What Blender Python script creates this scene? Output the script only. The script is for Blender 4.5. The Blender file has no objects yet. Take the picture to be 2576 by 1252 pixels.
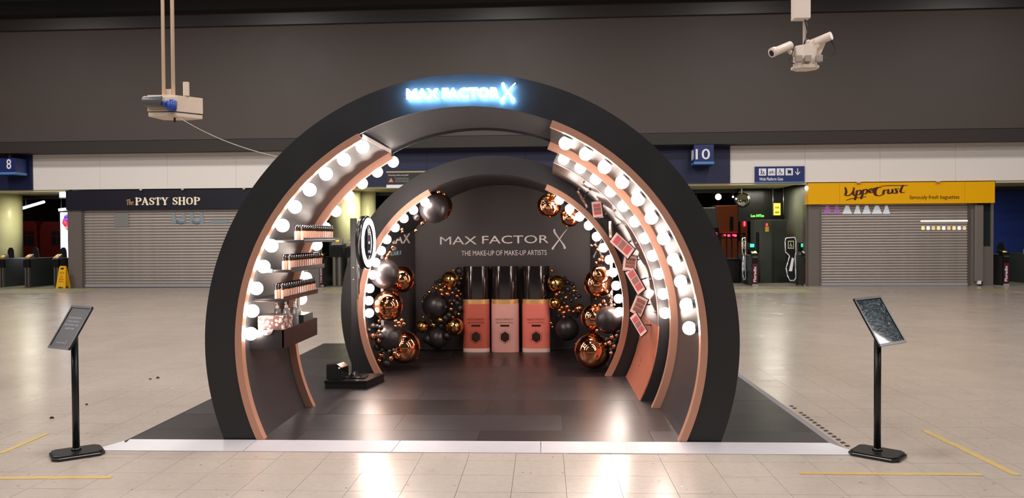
import bpy, bmesh, math, random
from math import sin, cos, pi, sqrt, radians, atan2, tan
from mathutils import Vector, Matrix
random.seed(7)
SC = bpy.context.scene
COL = SC.collection

# ------------------------------------------------------------------ camera
CAM = Vector((0.5666, -5.7614, 1.55)); FPX = 1970.5
_y, _p, _r = radians(2.3957), radians(-0.9963), radians(-0.3307)
_fw0 = Vector((-sin(_y), cos(_y), 0)); _rt0 = Vector((cos(_y), sin(_y), 0)); _up0 = Vector((0, 0, 1))
FW = _fw0*cos(_p) + _up0*sin(_p); _u2 = _up0*cos(_p) - _fw0*sin(_p)
RT = _rt0*cos(_r) + _u2*sin(_r); UP = _u2*cos(_r) - _rt0*sin(_r)
cd = bpy.data.cameras.new('camera'); cam = bpy.data.objects.new('camera', cd); COL.objects.link(cam)
cd.sensor_width = 36; cd.lens = FPX/2576*36; cd.clip_end = 300; cd.clip_start = .05
m4 = Matrix((RT, UP, -FW)).transposed().to_4x4(); m4.translation = CAM
cam.matrix_world = m4; SC.camera = cam

# ------------------------------------------------------------------ world, view, lamps
w = bpy.data.worlds.new('world'); SC.world = w; w.use_nodes = True
bg = w.node_tree.nodes['Background']; bg.inputs[0].default_value = (1, .93, .86, 1); bg.inputs[1].default_value = .05
SC.view_settings.view_transform = 'Standard'; SC.view_settings.look = 'None'
SC.view_settings.gamma = 1; SC.view_settings.exposure = 0; SC.view_settings.use_curve_mapping = False
try:
    SC.cycles.use_denoising = True
    SC.cycles.sample_clamp_indirect = 6
    SC.cycles.max_bounces = 8
except Exception: pass
SC.render.use_persistent_data = False

def area(name, loc, size, power, col=(1, .935, .88), rot=(0, 0, 0), spread=None):
    l = bpy.data.lights.new(name, 'AREA'); l.shape = 'RECTANGLE'; l.size = size[0]; l.size_y = size[1]
    l.energy = power; l.color = col
    if spread: l.spread = spread
    o = bpy.data.objects.new(name, l); o.location = loc; o.rotation_euler = rot; COL.objects.link(o); return o
# concourse lamps hanging in rows under the roof, all above the frame
for yy, pw in ((-7, 560), (-1, 460), (5, 400), (11, 430)):
    for xx, k in ((-17, .7), (-9, .85), (-1, .8), (7, .6), (14.5, .6)):
        area('concourse_lamp', (xx, yy, 8.9), (1.6, 1.2), pw*k)

# ------------------------------------------------------------------ materials
def lin(c):
    return tuple(((v/255)/12.92 if v/255 <= .04045 else ((v/255+.055)/1.055)**2.4) for v in c[:3]) + (1,)
MATS = {}
def mat(name, col=(128, 128, 128), rough=.5, metal=0, emit=0, ecol=None, spec=.5, var=0, vscale=8, rvar=0, coat=0, alpha=1, trans=0, bump=0, bscale=60):
    if name in MATS: return MATS[name]
    m = bpy.data.materials.new(name); m.use_nodes = True; nt = m.node_tree; b = nt.nodes['Principled BSDF']
    c = lin(col)
    b.inputs['Base Color'].default_value = c; b.inputs['Roughness'].default_value = rough
    b.inputs['Metallic'].default_value = metal; b.inputs['Specular IOR Level'].default_value = spec
    b.inputs['Coat Weight'].default_value = coat; b.inputs['Coat Roughness'].default_value = .08
    b.inputs['Transmission Weight'].default_value = trans; b.inputs['Alpha'].default_value = alpha
    if emit:
        b.inputs['Emission Color'].default_value = lin(ecol or col); b.inputs['Emission Strength'].default_value = emit
    if var or rvar or bump:
        tc = nt.nodes.new('ShaderNodeTexCoord'); n = nt.nodes.new('ShaderNodeTexNoise')
        n.inputs['Scale'].default_value = vscale; n.inputs['Detail'].default_value = 5
        nt.links.new(tc.outputs['Object'], n.inputs['Vector'])
        if var:
            mx = nt.nodes.new('ShaderNodeMix'); mx.data_type = 'RGBA'
            mx.inputs['A'].default_value = tuple(v*(1-var) for v in c[:3])+(1,)
            mx.inputs['B'].default_value = tuple(min(1, v*(1+var)) for v in c[:3])+(1,)
            nt.links.new(n.outputs['Fac'], mx.inputs['Factor']); nt.links.new(mx.outputs['Result'], b.inputs['Base Color'])
        if rvar:
            mr = nt.nodes.new('ShaderNodeMapRange'); mr.inputs['To Min'].default_value = max(.02, rough-rvar); mr.inputs['To Max'].default_value = rough+rvar
            nt.links.new(n.outputs['Fac'], mr.inputs['Value']); nt.links.new(mr.outputs['Result'], b.inputs['Roughness'])
        if bump:
            n2 = nt.nodes.new('ShaderNodeTexNoise'); n2.inputs['Scale'].default_value = bscale
            nt.links.new(tc.outputs['Object'], n2.inputs['Vector'])
            bp = nt.nodes.new('ShaderNodeBump'); bp.inputs['Strength'].default_value = bump; bp.inputs['Distance'].default_value = .01
            nt.links.new(n2.outputs['Fac'], bp.inputs['Height']); nt.links.new(bp.outputs['Normal'], b.inputs['Normal'])
    MATS[name] = m; return m

def floor_mat():
    m = bpy.data.materials.new('terrazzo'); m.use_nodes = True; nt = m.node_tree; N = nt.nodes; L = nt.links
    b = N['Principled BSDF']; g = N.new('ShaderNodeNewGeometry')
    def noise(s, d=4, r=.6):
        n = N.new('ShaderNodeTexNoise'); n.inputs['Scale'].default_value = s; n.inputs['Detail'].default_value = d; n.inputs['Roughness'].default_value = r
        L.new(g.outputs['Position'], n.inputs['Vector']); return n
    def ramp(src, stops):
        r = N.new('ShaderNodeValToRGB'); e = r.color_ramp.elements
        e[0].position, e[0].color = stops[0]; e[1].position, e[1].color = stops[1]
        L.new(src, r.inputs['Fac']); return r
    def mul(a, c, f=1):
        x = N.new('ShaderNodeMix'); x.data_type = 'RGBA'; x.blend_type = 'MULTIPLY'; x.inputs['Factor'].default_value = f
        L.new(a, x.inputs['A']); L.new(c, x.inputs['B']); return x.outputs['Result']
    base = ramp(noise(.7, 3).outputs['Fac'], [(.3, lin((158, 146, 136))), (.7, lin((168, 157, 147)))])
    fine = ramp(noise(22, 2).outputs['Fac'], [(.35, (.95, .945, .94, 1)), (.6, (1, 1, 1, 1))])
    # pits and small dark chips
    v = N.new('ShaderNodeTexVoronoi'); v.inputs['Scale'].default_value = 7; L.new(g.outputs['Position'], v.inputs['Vector'])
    pit = ramp(v.outputs['Distance'], [(.05, (.5, .42, .36, 1)), (.08, (1, 1, 1, 1))])
    stain = ramp(noise(3.3, 6, .75).outputs['Fac'], [(.28, (.72, .66, .6, 1)), (.4, (1, 1, 1, 1))])
    # hairline scratches
    wv = noise(1.3, 8, .8)
    sc = ramp(wv.outputs['Fac'], [(.495, (1, 1, 1, 1)), (.5, (.62, .54, .48, 1))]); e = sc.color_ramp.elements.new(.505); e.color = (1, 1, 1, 1)
    msk = mul(sc.outputs['Color'], fine.outputs['Color'], .0)
    c = mul(base.outputs['Color'], fine.outputs['Color']); c = mul(c, pit.outputs['Color'], .8); c = mul(c, stain.outputs['Color'], .6); c = mul(c, sc.outputs['Color'], .35)
    L.new(c, b.inputs['Base Color'])
    rr = ramp(noise(2.0, 4).outputs['Fac'], [(.3, (.2, .2, .2, 1)), (.7, (.28, .28, .28, 1))])
    L.new(rr.outputs['Color'], b.inputs['Roughness']); b.inputs['Specular IOR Level'].default_value = .5
    bp = N.new('ShaderNodeBump'); bp.inputs['Strength'].default_value = .025; bp.inputs['Distance'].default_value = .02
    L.new(noise(5, 3).outputs['Fac'], bp.inputs['Height']); L.new(bp.outputs['Normal'], b.inputs['Normal'])
    return m
FLOOR = floor_mat()

BLACK = mat('black_laminate', (29, 29, 32), .42, spec=.5, var=.08, vscale=3, rvar=.06)
CROWN = mat('crown_lining', (26, 28, 34), .6, spec=.3)
LINING = mat('black_lining', (44, 45, 48), .38, var=.06, vscale=4)
DECK = mat('deck_vinyl', (33, 27, 29), .33, var=.12, vscale=1.6, rvar=.07)
DECK2 = mat('deck_vinyl_paler', (38, 32, 35), .38, var=.12, vscale=2.1, rvar=.07)  # slightly paler, rougher vinyl drawn at random for some panels
COPPER = mat('rose_copper_trim', (192, 142, 120), .34, .35, rvar=.05, vscale=9)
PINKP = mat('copper_panel', (206, 128, 104), .3, .35, rvar=.08, vscale=4)
CHROME = mat('rose_gold_foil', (236, 158, 112), .045, 1)
GOLD = mat('gold_foil', (238, 180, 104), .05, 1)
MATTE = mat('matte_black_latex', (40, 36, 38), .36)
BULB = mat('bulb_glass_lit', (255, 246, 236), .3, emit=42, ecol=(255, 238, 226))
BULBR = mat('bulb_glass_lit_rear', (255, 246, 236), .3, emit=66, ecol=(255, 238, 226))
SOCK = mat('socket_black', (30, 28, 28), .4)
WHITE = mat('white_print', (250, 240, 240), .5)
SIGNL = mat('sign_led_letter', (220, 240, 255), .4, emit=100, ecol=(130, 198, 255))
ALU = mat('aluminium_ramp', (172, 168, 172), .4, .15, var=.05)
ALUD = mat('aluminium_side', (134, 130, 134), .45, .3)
STEEL = mat('brushed_steel', (150, 142, 136), .33, .9, var=.1, vscale=30)
DGREY = mat('gate_grey', (50, 54, 52), .45)
PBLACK = mat('plastic_black', (20, 20, 22), .25)
OFFW = mat('painted_offwhite', (205, 186, 168), .5, var=.04)
NAVY = mat('navy_panel', (24, 32, 72), .45, var=.06)
LBLUE = mat('light_blue_strip', (82, 140, 200), .4)
CREAMW = mat('white_fascia', (242, 236, 232), .4, var=.02)
BROWN = mat('brown_cladding', (76, 67, 63), .55, var=.08, vscale=1.2, rvar=.06)
BROWND = mat('dark_brown_soffit', (48, 42, 40), .6)
VOID = mat('roof_void_black', (14, 13, 13), .8)
BEAM = mat('dark_beam_paint', (52, 47, 48), .35, var=.1)
YEL = mat('yellow_tape', (166, 140, 82), .6, var=.15, vscale=14)
CORK = mat('dark_grit', (52, 42, 34), .9)

# ------------------------------------------------------------------ mesh helpers
class MB:
    def __init__(s): s.v = []; s.f = []; s.sm = []
    def add(s, vs, fs, smooth=False):
        n = len(s.v); s.v += [tuple(v) for v in vs]; s.f += [tuple(i+n for i in f) for f in fs]; s.sm += [smooth]*len(fs); return s
    def box(s, a, b, R=None, o=None):
        x0, y0, z0 = a; x1, y1, z1 = b
        vs = [Vector(p) for p in ((x0,y0,z0),(x1,y0,z0),(x1,y1,z0),(x0,y1,z0),(x0,y0,z1),(x1,y0,z1),(x1,y1,z1),(x0,y1,z1))]
        if R is not None: vs = [R @ v for v in vs]
        if o is not None: vs = [v+Vector(o) for v in vs]
        return s.add(vs, [(0,3,2,1),(4,5,6,7),(0,1,5,4),(1,2,6,5),(2,3,7,6),(3,0,4,7)])
    def cyl(s, p0, p1, r0, r1=None, n=16, smooth=True, caps=True):
        r1 = r0 if r1 is None else r1; p0 = Vector(p0); p1 = Vector(p1); d = (p1-p0).normalized()
        a = d.orthogonal().normalized(); b = d.cross(a)
        vs = [p0+(a*cos(2*pi*i/n)+b*sin(2*pi*i/n))*r0 for i in range(n)]+[p1+(a*cos(2*pi*i/n)+b*sin(2*pi*i/n))*r1 for i in range(n)]
        s.add(vs, [(i, (i+1) % n, n+(i+1) % n, n+i) for i in range(n)], smooth)
        if caps: k = len(s.v)-2*n; s.f += [tuple(k+i for i in reversed(range(n))), tuple(k+n+i for i in range(n))]; s.sm += [False]*2
        return s
    def lathe(s, prof, n=24, c=(0, 0, 0), sx=1, sy=1):
        vs = []; fs = []; k = len(prof)
        for i in range(n):
            t = 2*pi*i/n
            for r, z in prof: vs.append((c[0]+r*cos(t)*sx, c[1]+r*sin(t)*sy, c[2]+z))
        for i in range(n):
            j = (i+1) % n
            for q in range(k-1): fs.append((i*k+q, j*k+q, j*k+q+1, i*k+q+1))
        return s.add(vs, fs, True)
    def sphere(s, c, r, n=16, m=10, sz=1):
        return s.lathe([(max(1e-4, r*sin(pi*i/m)), -r*sz*cos(pi*i/m)) for i in range(m+1)], n, c)
    def prism(s, poly, y0, y1):            # polygon in x,z extruded along y
        n = len(poly); vs = [(x, y0, z) for x, z in poly]+[(x, y1, z) for x, z in poly]
        return s.add(vs, [tuple(range(n)), tuple(reversed(range(n, 2*n)))]+[(i, n+i, n+(i+1) % n, (i+1) % n) for i in range(n)])
    def slab(s, poly, z0, z1):
        n = len(poly); vs = [(x, y, z0) for x, y in poly]+[(x, y, z1) for x, y in poly]
        return s.add(vs, [tuple(reversed(range(n))), tuple(range(n, 2*n))]+[(i, (i+1) % n, n+(i+1) % n, n+i) for i in range(n)])
    def arc(s, c, R0, R1, y0, y1, a0, a1, n=48, zmin=None):   # hoop piece round y axis
        cx, cz = c; vs = []; fs = []
        for i in range(n+1):
            t = a0+(a1-a0)*i/n
            for R, y in ((R0, y0), (R1, y0), (R1, y1), (R0, y1)):
                vs.append((cx+R*cos(t), y, cz+R*sin(t)))
        if zmin is not None:
            vs = [(v[0], v[1], zmin) if (k < 4 or k >= 4*n) else v for k, v in enumerate(vs)]
            def fix(k, R):
                x, y, z = vs[k]; sg = 1 if x > cx else -1; h = zmin-cz
                vs[k] = (cx+sg*sqrt(R*R-h*h), y, zmin)
            for k, R in zip(range(4), (R0, R1, R1, R0)): fix(k, R); fix(4*n+k, R)
        for i in range(n):
            a = 4*i; b = a+4
            fs += [(a, b, b+1, a+1), (a+1, b+1, b+2, a+2), (a+2, b+2, b+3, a+3), (a+3, b+3, b, a)]
        fs += [(0, 1, 2, 3), (4*n+3, 4*n+2, 4*n+1, 4*n)]
        return s.add(vs, fs, False)
    def build(s, name, material, parent=None, bevel=0, loc=None, rot=None, autosm=False, seg=2):
        me = bpy.data.meshes.new(name); me.from_pydata(s.v, [], s.f); me.update()
        me.polygons.foreach_set('use_smooth', s.sm)
        bm = bmesh.new(); bm.from_mesh(me); bmesh.ops.recalc_face_normals(bm, faces=bm.faces)
        if bevel: bmesh.ops.bevel(bm, geom=list(bm.edges), offset=bevel, segments=seg, profile=.6, affect='EDGES', clamp_overlap=True)
        bm.to_mesh(me); bm.free()
        if autosm: me.set_sharp_from_angle(angle=radians(35)); me.polygons.foreach_set('use_smooth', [True]*len(me.polygons))
        me.materials.append(material)
        o = bpy.data.objects.new(name, me); COL.objects.link(o)
        if parent: o.parent = parent
        if loc is not None: o.location = loc
        if rot is not None: o.rotation_euler = rot
        return o
def tag(o, label=None, cat=None, group=None, kind=None):
    if label: o['label'] = label
    if cat: o['category'] = cat
    if group: o['group'] = group
    if kind: o['kind'] = kind
    return o
def thing(name, label, cat, loc=(0, 0, 0), rz=0, group=None):
    o = bpy.data.objects.new(name, None); COL.objects.link(o); o.location = loc; o.rotation_euler = (0, 0, rz); o.empty_display_size = .1
    return tag(o, label, cat, group)
def struct(name): 
    o = bpy.data.objects.new(name, None); COL.objects.link(o); o['kind'] = 'structure'; return o
def copy_tree(o, parent=None):
    c = o.copy(); COL.objects.link(c); c.parent = parent
    for ch in list(o.children): copy_tree(ch, c)
    return c

def ray(px, py): return (FW*FPX + RT*(px-1288) - UP*(py-626)).normalized()
def at(px, py, Y):
    d = ray(px, py); return CAM + d*((Y-CAM.y)/d.y)
def ground(px, py, z=0):
    d = ray(px, py); return CAM + d*((z-CAM.z)/d.z)
FA = math.atan(-.0223); FO = Vector((0, 17.9, 0))
FE = Vector((cos(FA), sin(FA), 0)); FN = Vector((-sin(FA), cos(FA), 0))
def FU(px, py, d=0):                        # photo point -> (u, z) on the plane d behind the facade
    r = ray(px, py); t = ((FO+FN*d-CAM).dot(FN))/r.dot(FN); P = CAM+r*t
    return (P-FO).dot(FE), P.z
def FP(u, d=0, z=0): return FO+FE*u+FN*d+Vector((0, 0, z))
def fstruct(name): o = struct(name); o.location = FO; o.rotation_euler = (0, 0, FA); return o
def fthing(name, label, cat, u, d=0, group=None, z=0, rz=0): return thing(name, label, cat, FP(u, d, z), FA+rz, group)

# text and strokes --------------------------------------------------
_tc = {}
def text_mesh(s, off=0):
    if (s, off) in _tc: return _tc[(s, off)]
    cu = bpy.data.curves.new('t', 'FONT'); cu.body = s; cu.resolution_u = 3; cu.offset = off
    o = bpy.data.objects.new('t', cu); me = bpy.data.meshes.new_from_object(o)
    vs = [v.co.copy() for v in me.vertices]; fs = [tuple(p.vertices) for p in me.polygons]
    x0 = min(v.x for v in vs); x1 = max(v.x for v in vs); y0 = min(v.y for v in vs); y1 = max(v.y for v in vs)
    vs = [((v.x-x0)/(x1-x0), (v.y-y0)/(y1-y0)) for v in vs]
    bpy.data.objects.remove(o); bpy.data.meshes.remove(me); bpy.data.curves.remove(cu)
    _tc[(s, off)] = (vs, fs); return _tc[(s, off)]
def extr(mb, vs2, fs, fn, depth):
    n = len(vs2); A = [fn(x, y, 0) for x, y in vs2]; B = [fn(x, y, depth) for x, y in vs2]
    cnt = {}
    for f in fs:
        for i in range(len(f)):
            a, b = f[i], f[(i+1) % len(f)]; cnt[(a, b)] = 1
    side = [(a, b, b+n, a+n) for (a, b) in cnt if (b, a) not in cnt]
    mb.add(A+B, [tuple(reversed(f)) for f in fs]+[tuple(i+n for i in f) for f in fs]+side)
def put_text(mb, s, o, ex, ez, wd, ht, depth=.004, bold=0):
    """text with lower-left corner o, running along ex, up ez; depth is thickness toward the viewer"""
    vs, fs = text_mesh(s, bold); o = Vector(o); ex = Vector(ex); ez = Vector(ez); nn = ez.cross(ex).normalized()*-1
    nn = ex.cross(ez).normalized()
    extr(mb, vs, fs, lambda x, y, d: o+ex*(x*wd)+ez*(y*ht)+nn*d, depth)
    return mb
def strokes(mb, lines, fn, depth=.004, seg=6):
    """lines: list of ([(x,y,w),...]) ; fn(x,y,d)->3D"""
    for q_, ln in enumerate(lines):
        P = []; dep = depth*(1+.04*q_)
        if len(ln) > 2:
            for i in range(len(ln)-1):
                p0 = ln[max(i-1, 0)]; p1 = ln[i]; p2 = ln[i+1]; p3 = ln[min(i+2, len(ln)-1)]
                for k in range(seg):
                    t = k/seg
                    P.append(tuple(.5*((2*b)+(-a+c)*t+(2*a-5*b+4*c-d)*t*t+(-a+3*b-3*c+d)*t**3) for a, b, c, d in zip(p0, p1, p2, p3)))
            P.append(ln[-1])
        else: P = list(ln)
        L = []; R = []
        for i, (x, y, wd) in enumerate(P):
            a = P[max(i-1, 0)]; b = P[min(i+1, len(P)-1)]; dx, dy = b[0]-a[0], b[1]-a[1]; l = sqrt(dx*dx+dy*dy) or 1
            L.append((x-dy/l*wd/2, y+dx/l*wd/2)); R.append((x+dy/l*wd/2, y-dx/l*wd/2))
        vs = L+R; n = len(P)
        extr(mb, vs, [(i, i+n, i+1+n, i+1) for i in range(n-1)], fn, dep)
        for (x, y, wd) in (P[0], P[-1]):
            k = 10; extr(mb, [(x+wd/2*cos(2*pi*j/k), y+wd/2*sin(2*pi*j/k)) for j in range(k)], [tuple(range(k))], fn, dep*.97)
    return mb
XLOGO = [[(.2, .93, .13), (.24, .8, .11), (.5, .5, .06), (.74, .22, .1), (.8, .1, .15)],
         [(.97, .99, .01), (.72, .75, .05), (.5, .5, .07), (.2, .18, .09), (.1, .06, .13)]]
def frame(o, ex, ez, sx, sz, toward):
    o = Vector(o); ex = Vector(ex); ez = Vector(ez); tw = Vector(toward)
    return lambda x, y, d: o+ex*(x*sx)+ez*(y*sz)+tw*d

# ================================================================== SETTING
# ---- floor: slab with tiles near the stand
fl = struct('floor')
T = .333; GX = .69; GY = -.73; X0, X1, Y0, Y1 = -21, 21, -2, 45
ix0, ix1 = -15, 13; iy0, iy1 = -4, 13       # tiled field in tile counts
fx0, fx1, fy0, fy1 = GX+ix0*T, GX+ix1*T, GY+iy0*T, GY+iy1*T
mb = MB()
mb.box((-26, -9, -.06), (26, fy0, 0)); mb.box((-26, fy1, -.06), (26, 17.75, 0)); mb.box((-26, fy0, -.06), (fx0, fy1, 0)); mb.box((fx1, fy0, -.06), (26, fy1, 0))
mb.build('floor_slab', FLOOR, fl)
MB().box((fx0, fy0, -.06), (fx1, fy1, -.008)).build('tile_bed', mat('tile_grout', (112, 96, 84), .9), fl)
PXL, PXR, PY0, PYB, PZ = -2.56, 2.62, -.02, 5.2, .035
cells = []
for i in range(ix0, ix1):
    for j in range(iy0, iy1):
        cx, cy = GX+(i+.5)*T, GY+(j+.5)*T
        if PXL-.1 < cx-T/2 and cx+T/2 < PXR+.1 and cy-T/2 > -.2: continue
        cells.append(((cx-CAM.x)**2+(cy-CAM.y)**2, cx, cy))
def in_frame(cx, cy):
    d = Vector((cx, cy, 0))-CAM; z = d.dot(FW)
    if z < .5: return False
    px = 1288+FPX*d.dot(RT)/z; py = 626-FPX*d.dot(UP)/z
    return -120 < px < 2700 and py < 1400
cells.sort(key=lambda c: (not in_frame(c[1], c[2]), c[0]))
tm = MB().box((-T/2+.0012, -T/2+.0012, -.02), (T/2-.0012, T/2-.0012, 0))
t0 = tm.build('floor_tile', FLOOR, fl); far_mb = MB()
for k, (_, cx, cy) in enumerate(cells):
    dz = random.uniform(-.0006, 0)
    if k < 295:
        o = t0 if k == 0 else t0.copy()
        if k: COL.objects.link(o)
        o.parent = fl; o.location = (cx, cy, dz)
    else: far_mb.box((cx-T/2+.0012, cy-T/2+.0012, -.02), (cx+T/2-.0012, cy+T/2-.0012, dz))
far_mb.build('floor_tiles', FLOOR, fl)['kind'] = 'stuff'

# platform-side floor beyond the gate line
o = MB().box((-26, 17.75, -.06), (26, 50, -.002)).build('floor_platform', mat('platform_paving', (96, 92, 80), .5, var=.15, vscale=.8), None); o['kind'] = 'structure'

# ---- upper hall wall, beam, roof void
hw = fstruct('wall_back')
MB().box((-26, -.6, 4.5), (26, -.2, 7.95)).build('cladding', BROWN, hw)
MB().box((-26, -.58, 4.16), (26, .6, 4.5)).build('soffit_box', BROWND, hw)
bmn = fstruct('trim_1')
MB().box((-26, -.72, 7.86), (26, -.3, 8.24)).build('beam', BEAM, bmn)
MB().box((-26, -1.1, 8.24), (26, .2, 8.62)).build('beam_upper', VOID, bmn)
MB().box((-26, -1.14, 8.62), (-2, .2, 8.68)).build('beam_lip', BEAM, bmn)
o = MB().box((-28, -10, 9.6), (28, 18.2, 9.7)).build('ceiling', VOID); o['kind'] = 'structure'
for nm, x in (('wall_left', -26.2), ('wall_right', 26.2)):
    o = MB().box((x-.1, -10, 0), (x+.1, 49.2, 9.6)).build(nm, BROWN); o['kind'] = 'structure'

# ---- white fascia band in panels, navy bands
def band(name, us, m, z0=3.06, z1=4.16, y0=-.02, gap=.006, part='fascia_panel'):
    g = fstruct(name)
    MB().box((us[0], .03, z0), (us[-1], .2, z1)).build('backing', mat('fascia_backing', (70, 66, 64), .8), g)  # dark backing board seen in the panel joints
    for a, b in zip(us[:-1], us[1:]): MB().box((a+gap/2, y0, z0), (b-gap/2, .03, z1)).build(part, m, g)
    return g
uL0 = FU(84, 430)[0]; uLs = [uL0]+[FU(x, 430)[0] for x in (252, 422, 594, 766)]
band('trim_2', uLs+[FU(800, 430)[0]], CREAMW)
uR0 = FU(1836, 410)[0]
band('trim_3', [uR0]+[FU(x, 410)[0] for x in (2025, 2213, 2403, 2576)]+[18.5, 22], CREAMW)
band('trim_4', [-24, -20, uL0], NAVY, y0=-.06)
band('trim_5', [FU(800, 430)[0], -3, 0, 3, uR0], NAVY, y0=-.06)
# soffit over the openings with lit cream boards
sf = fstruct('trim_6')
SOFF = mat('soffit_board', (214, 206, 168), .5, var=.1, vscale=1.2)
for a, b in ((-24, FU(172, 480)[0]), (FU(800, 480)[0], FU(2030, 470)[0]), (FU(2506, 450)[0], 22)):
    u = a
    while u < b-.01:
        v = min(b, u+1.3); MB().box((u+.005, .2, 3.06+random.uniform(0, .012)), (v-.005, 3.2, 3.1)).build('soffit_board', SOFF, sf); u = v
    MB().box((a, .02, 3.0), (b, .2, 3.06)).build('soffit_edge', SOFF, sf)
    MB().box((a, 3.2, 2.95), (b, 3.4, 4.3)).build('upstand', DGREY, sf)

# ---- platform side surroundings: dark back, canopy
o = MB().box((-28, 49, 0), (28, 49.3, 9)).build('wall_far', mat('night_wall', (90, 112, 116), .8)); o['kind'] = 'structure'
o = MB().box((-26, 21.4, 5.2), (26, 49, 5.4)).build('canopy', mat('canopy_dark', (44, 50, 50), .7)); o['kind'] = 'structure'

# ---- shop units
SHGREY = mat('pier_grey', (116, 108, 104), .45, .2, var=.08)
SLAT = mat('shutter_steel', (172, 163, 158), .38, .4, var=.12, vscale=6, rvar=.08)
def shutter(ua, ub, n, shop, c0, label):
    z0, z1 = .09, 2.44; h = (z1-z0)/n; uc = (ua+ub)/2; hw_ = (ub-ua)/2
    g = MB().box((-hw_, .16, 0), (hw_, .2, 2.44)).build('roller_shutter', DGREY, shop, loc=(uc-c0, 0, 0))
    for sx in (-1, 1): MB().box((sx*hw_-.035, .04, 0), (sx*hw_+.035, .16, 2.46)).build('guide_rail', STEEL, g); g['label'] = label
    prof = [(0, 0), (-.018, h*.2), (-.026, h*.45), (-.02, h*.72), (0, h*.9), (.004, h*.97), (.004, 0)]
    vs = [(-hw_, y, z) for y, z in prof]+[(hw_, y, z) for y, z in prof]; k = len(prof)
    m0 = MB().add(vs, [tuple(range(k)), tuple(reversed(range(k, 2*k)))]+[(i, (i+1) % k, k+(i+1) % k, k+i) for i in range(k)])
    s0 = m0.build('slat', SLAT, g, loc=(0, .1, z0))
    for i in range(1, n):
        s = s0.copy(); COL.objects.link(s); s.parent = g; s.location = (0, .1, z0+i*h)
    MB().box((-hw_, .06, .005), (hw_, .13, .09)).build('bottom_bar', ALU, g, bevel=.006)
    return g
# left shop
uA, uB = FU(168, 500)[0], FU(800, 500)[0]; sA, sB = FU(207, 620)[0], FU(775, 620)[0]
ls = fthing('shop_unit', 'dark pasty shop front with grey closed shutter left of the black arch', 'shop', (uA+uB)/2)
c0 = (uA+uB)/2
NAVYD = mat('shop_fascia_navy', (30, 30, 44), .35)
MB().box((uA-c0, -.05, 2.42), (uB-c0, .25, 3.03)).build('fascia', NAVYD, ls)
MB().box((uA-c0, .02, 0), (sA-c0-.03, .35, 2.42)).build('pier', SHGREY, ls)
MB().box((sB-c0+.03, .02, 0), (uB-c0, .35, 2.42)).build('pier', SHGREY, ls)
for px in (457, 352, 612): 
    u, z = FU(px, 478, -.15); MB().cyl((u-c0, -.1, 3.05), (u-c0, -.1, 3.0), .05, .03, 12).build('spot_lamp', OFFW, ls)
MB().box((sA-c0, .3, 0), (sB-c0, 2.9, .02)).build('shop_floor', DGREY, ls)
# serif letters made from strokes
def slab_(x0, y0, x1, y1, w0): return [(x0, y0, w0), (x1, y1, w0)]
th, tn, sr = .2, .09, .06
G = {'P': (.78, [[(.2, 0, th), (.2, 1, th)], [(.2, .97, tn), (.5, .97, tn), (.72, .86, .18), (.72, .62, .18), (.5, .5, tn), (.2, .5, tn)], slab_(.02, .02, .4, .02, sr), slab_(.02, .98, .3, .98, sr)]),
     'A': (.95, [[(.12, 0, tn), (.48, 1, tn)], [(.46, .98, th), (.8, 0, th)], slab_(.25, .34, .65, .34, .07), slab_(0, .02, .26, .02, sr), slab_(.64, .02, .95, .02, sr)]),
     'S': (.7, [[(.62, .74, .06), (.56, .92, .08), (.34, .97, .1), (.14, .84, .14), (.18, .64, .17), (.36, .52, .2), (.56, .38, .18), (.6, .16, .14), (.36, .03, .1), (.14, .1, .08), (.08, .3, .06)], slab_(.63, .7, .63, .98, .05), slab_(.08, .04, .08, .32, .05)]),
     'T': (.84, [[(.42, 0, th), (.42, 1, th)], slab_(.04, .96, .8, .96, .08), slab_(.04, .74, .04, .98, .06), slab_(.8, .74, .8, .98, .06), slab_(.24, .02, .6, .02, sr)]),
     'Y': (.9, [[(.12, .98, th), (.46, .46, th)], [(.78, .98, tn), (.46, .46, tn)], [(.46, .46, th), (.46, 0, th)], slab_(0, .98, .32, .98, sr), slab_(.62, .98, .92, .98, sr), slab_(.28, .02, .64, .02, sr)]),
     'H': (1.0, [[(.2, 0, th), (.2, 1, th)], [(.8, 0, th), (.8, 1, th)], slab_(.2, .52, .8, .52, .08)]+[slab_(a, b, a+.36, b, sr) for a in (.02, .62) for b in (.02, .98)]),
     'O': (.95, [[(.47, .97, .08), (.2, .85, .14), (.12, .5, .2), (.2, .15, .14), (.47, .03, .08), (.74, .15, .14), (.82, .5, .2), (.74, .85, .14), (.47, .97, .08)]])}
LIT = mat('shop_letter_pale', (236, 220, 196), .4, emit=.25)
ul, zl = FU(340, 515, -.08); ur, _ = FU(505, 515, -.08); s = 'PASTY SHOP'; tot = sum(G[c][0] if c != ' ' else .5 for c in s)+.1*len(s)
x = ul-c0; k = (ur-ul)/tot; H = .215
for c in s:
    if c == ' ': x += .5*k; continue
    m_ = MB(); strokes(m_, [[(px_, pz_, w_) for px_, pz_, w_ in ln] for ln in G[c][1]], frame((x, -.05, zl+.0), (1, 0, 0), (0, 0, 1), k, H, (0, -1, 0)), .03)
    m_.build('sign_letter', LIT, ls); x += (G[c][0]+.1)*k
u1, z1_ = FU(317, 514, -.08)
m_ = MB(); strokes(m_, [[(0, .8, .1), (.5, .95, .1)], [(.28, .95, .12), (.2, .0, .12)], [(.55, 1, .1), (.5, 0, .1)], [(.5, .3, .1), (.7, .55, .1), (.72, 0, .1)], [(.86, .3, .08), (1.08, .4, .08), (1.0, .58, .08), (.86, .4, .08), (.9, .05, .08), (1.12, .1, .08)]],
    frame((u1-c0, -.05, z1_-.01), (1, 0, 0), (0, 0, 1), .21, .17, (0, -1, 0)), .02)
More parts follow.
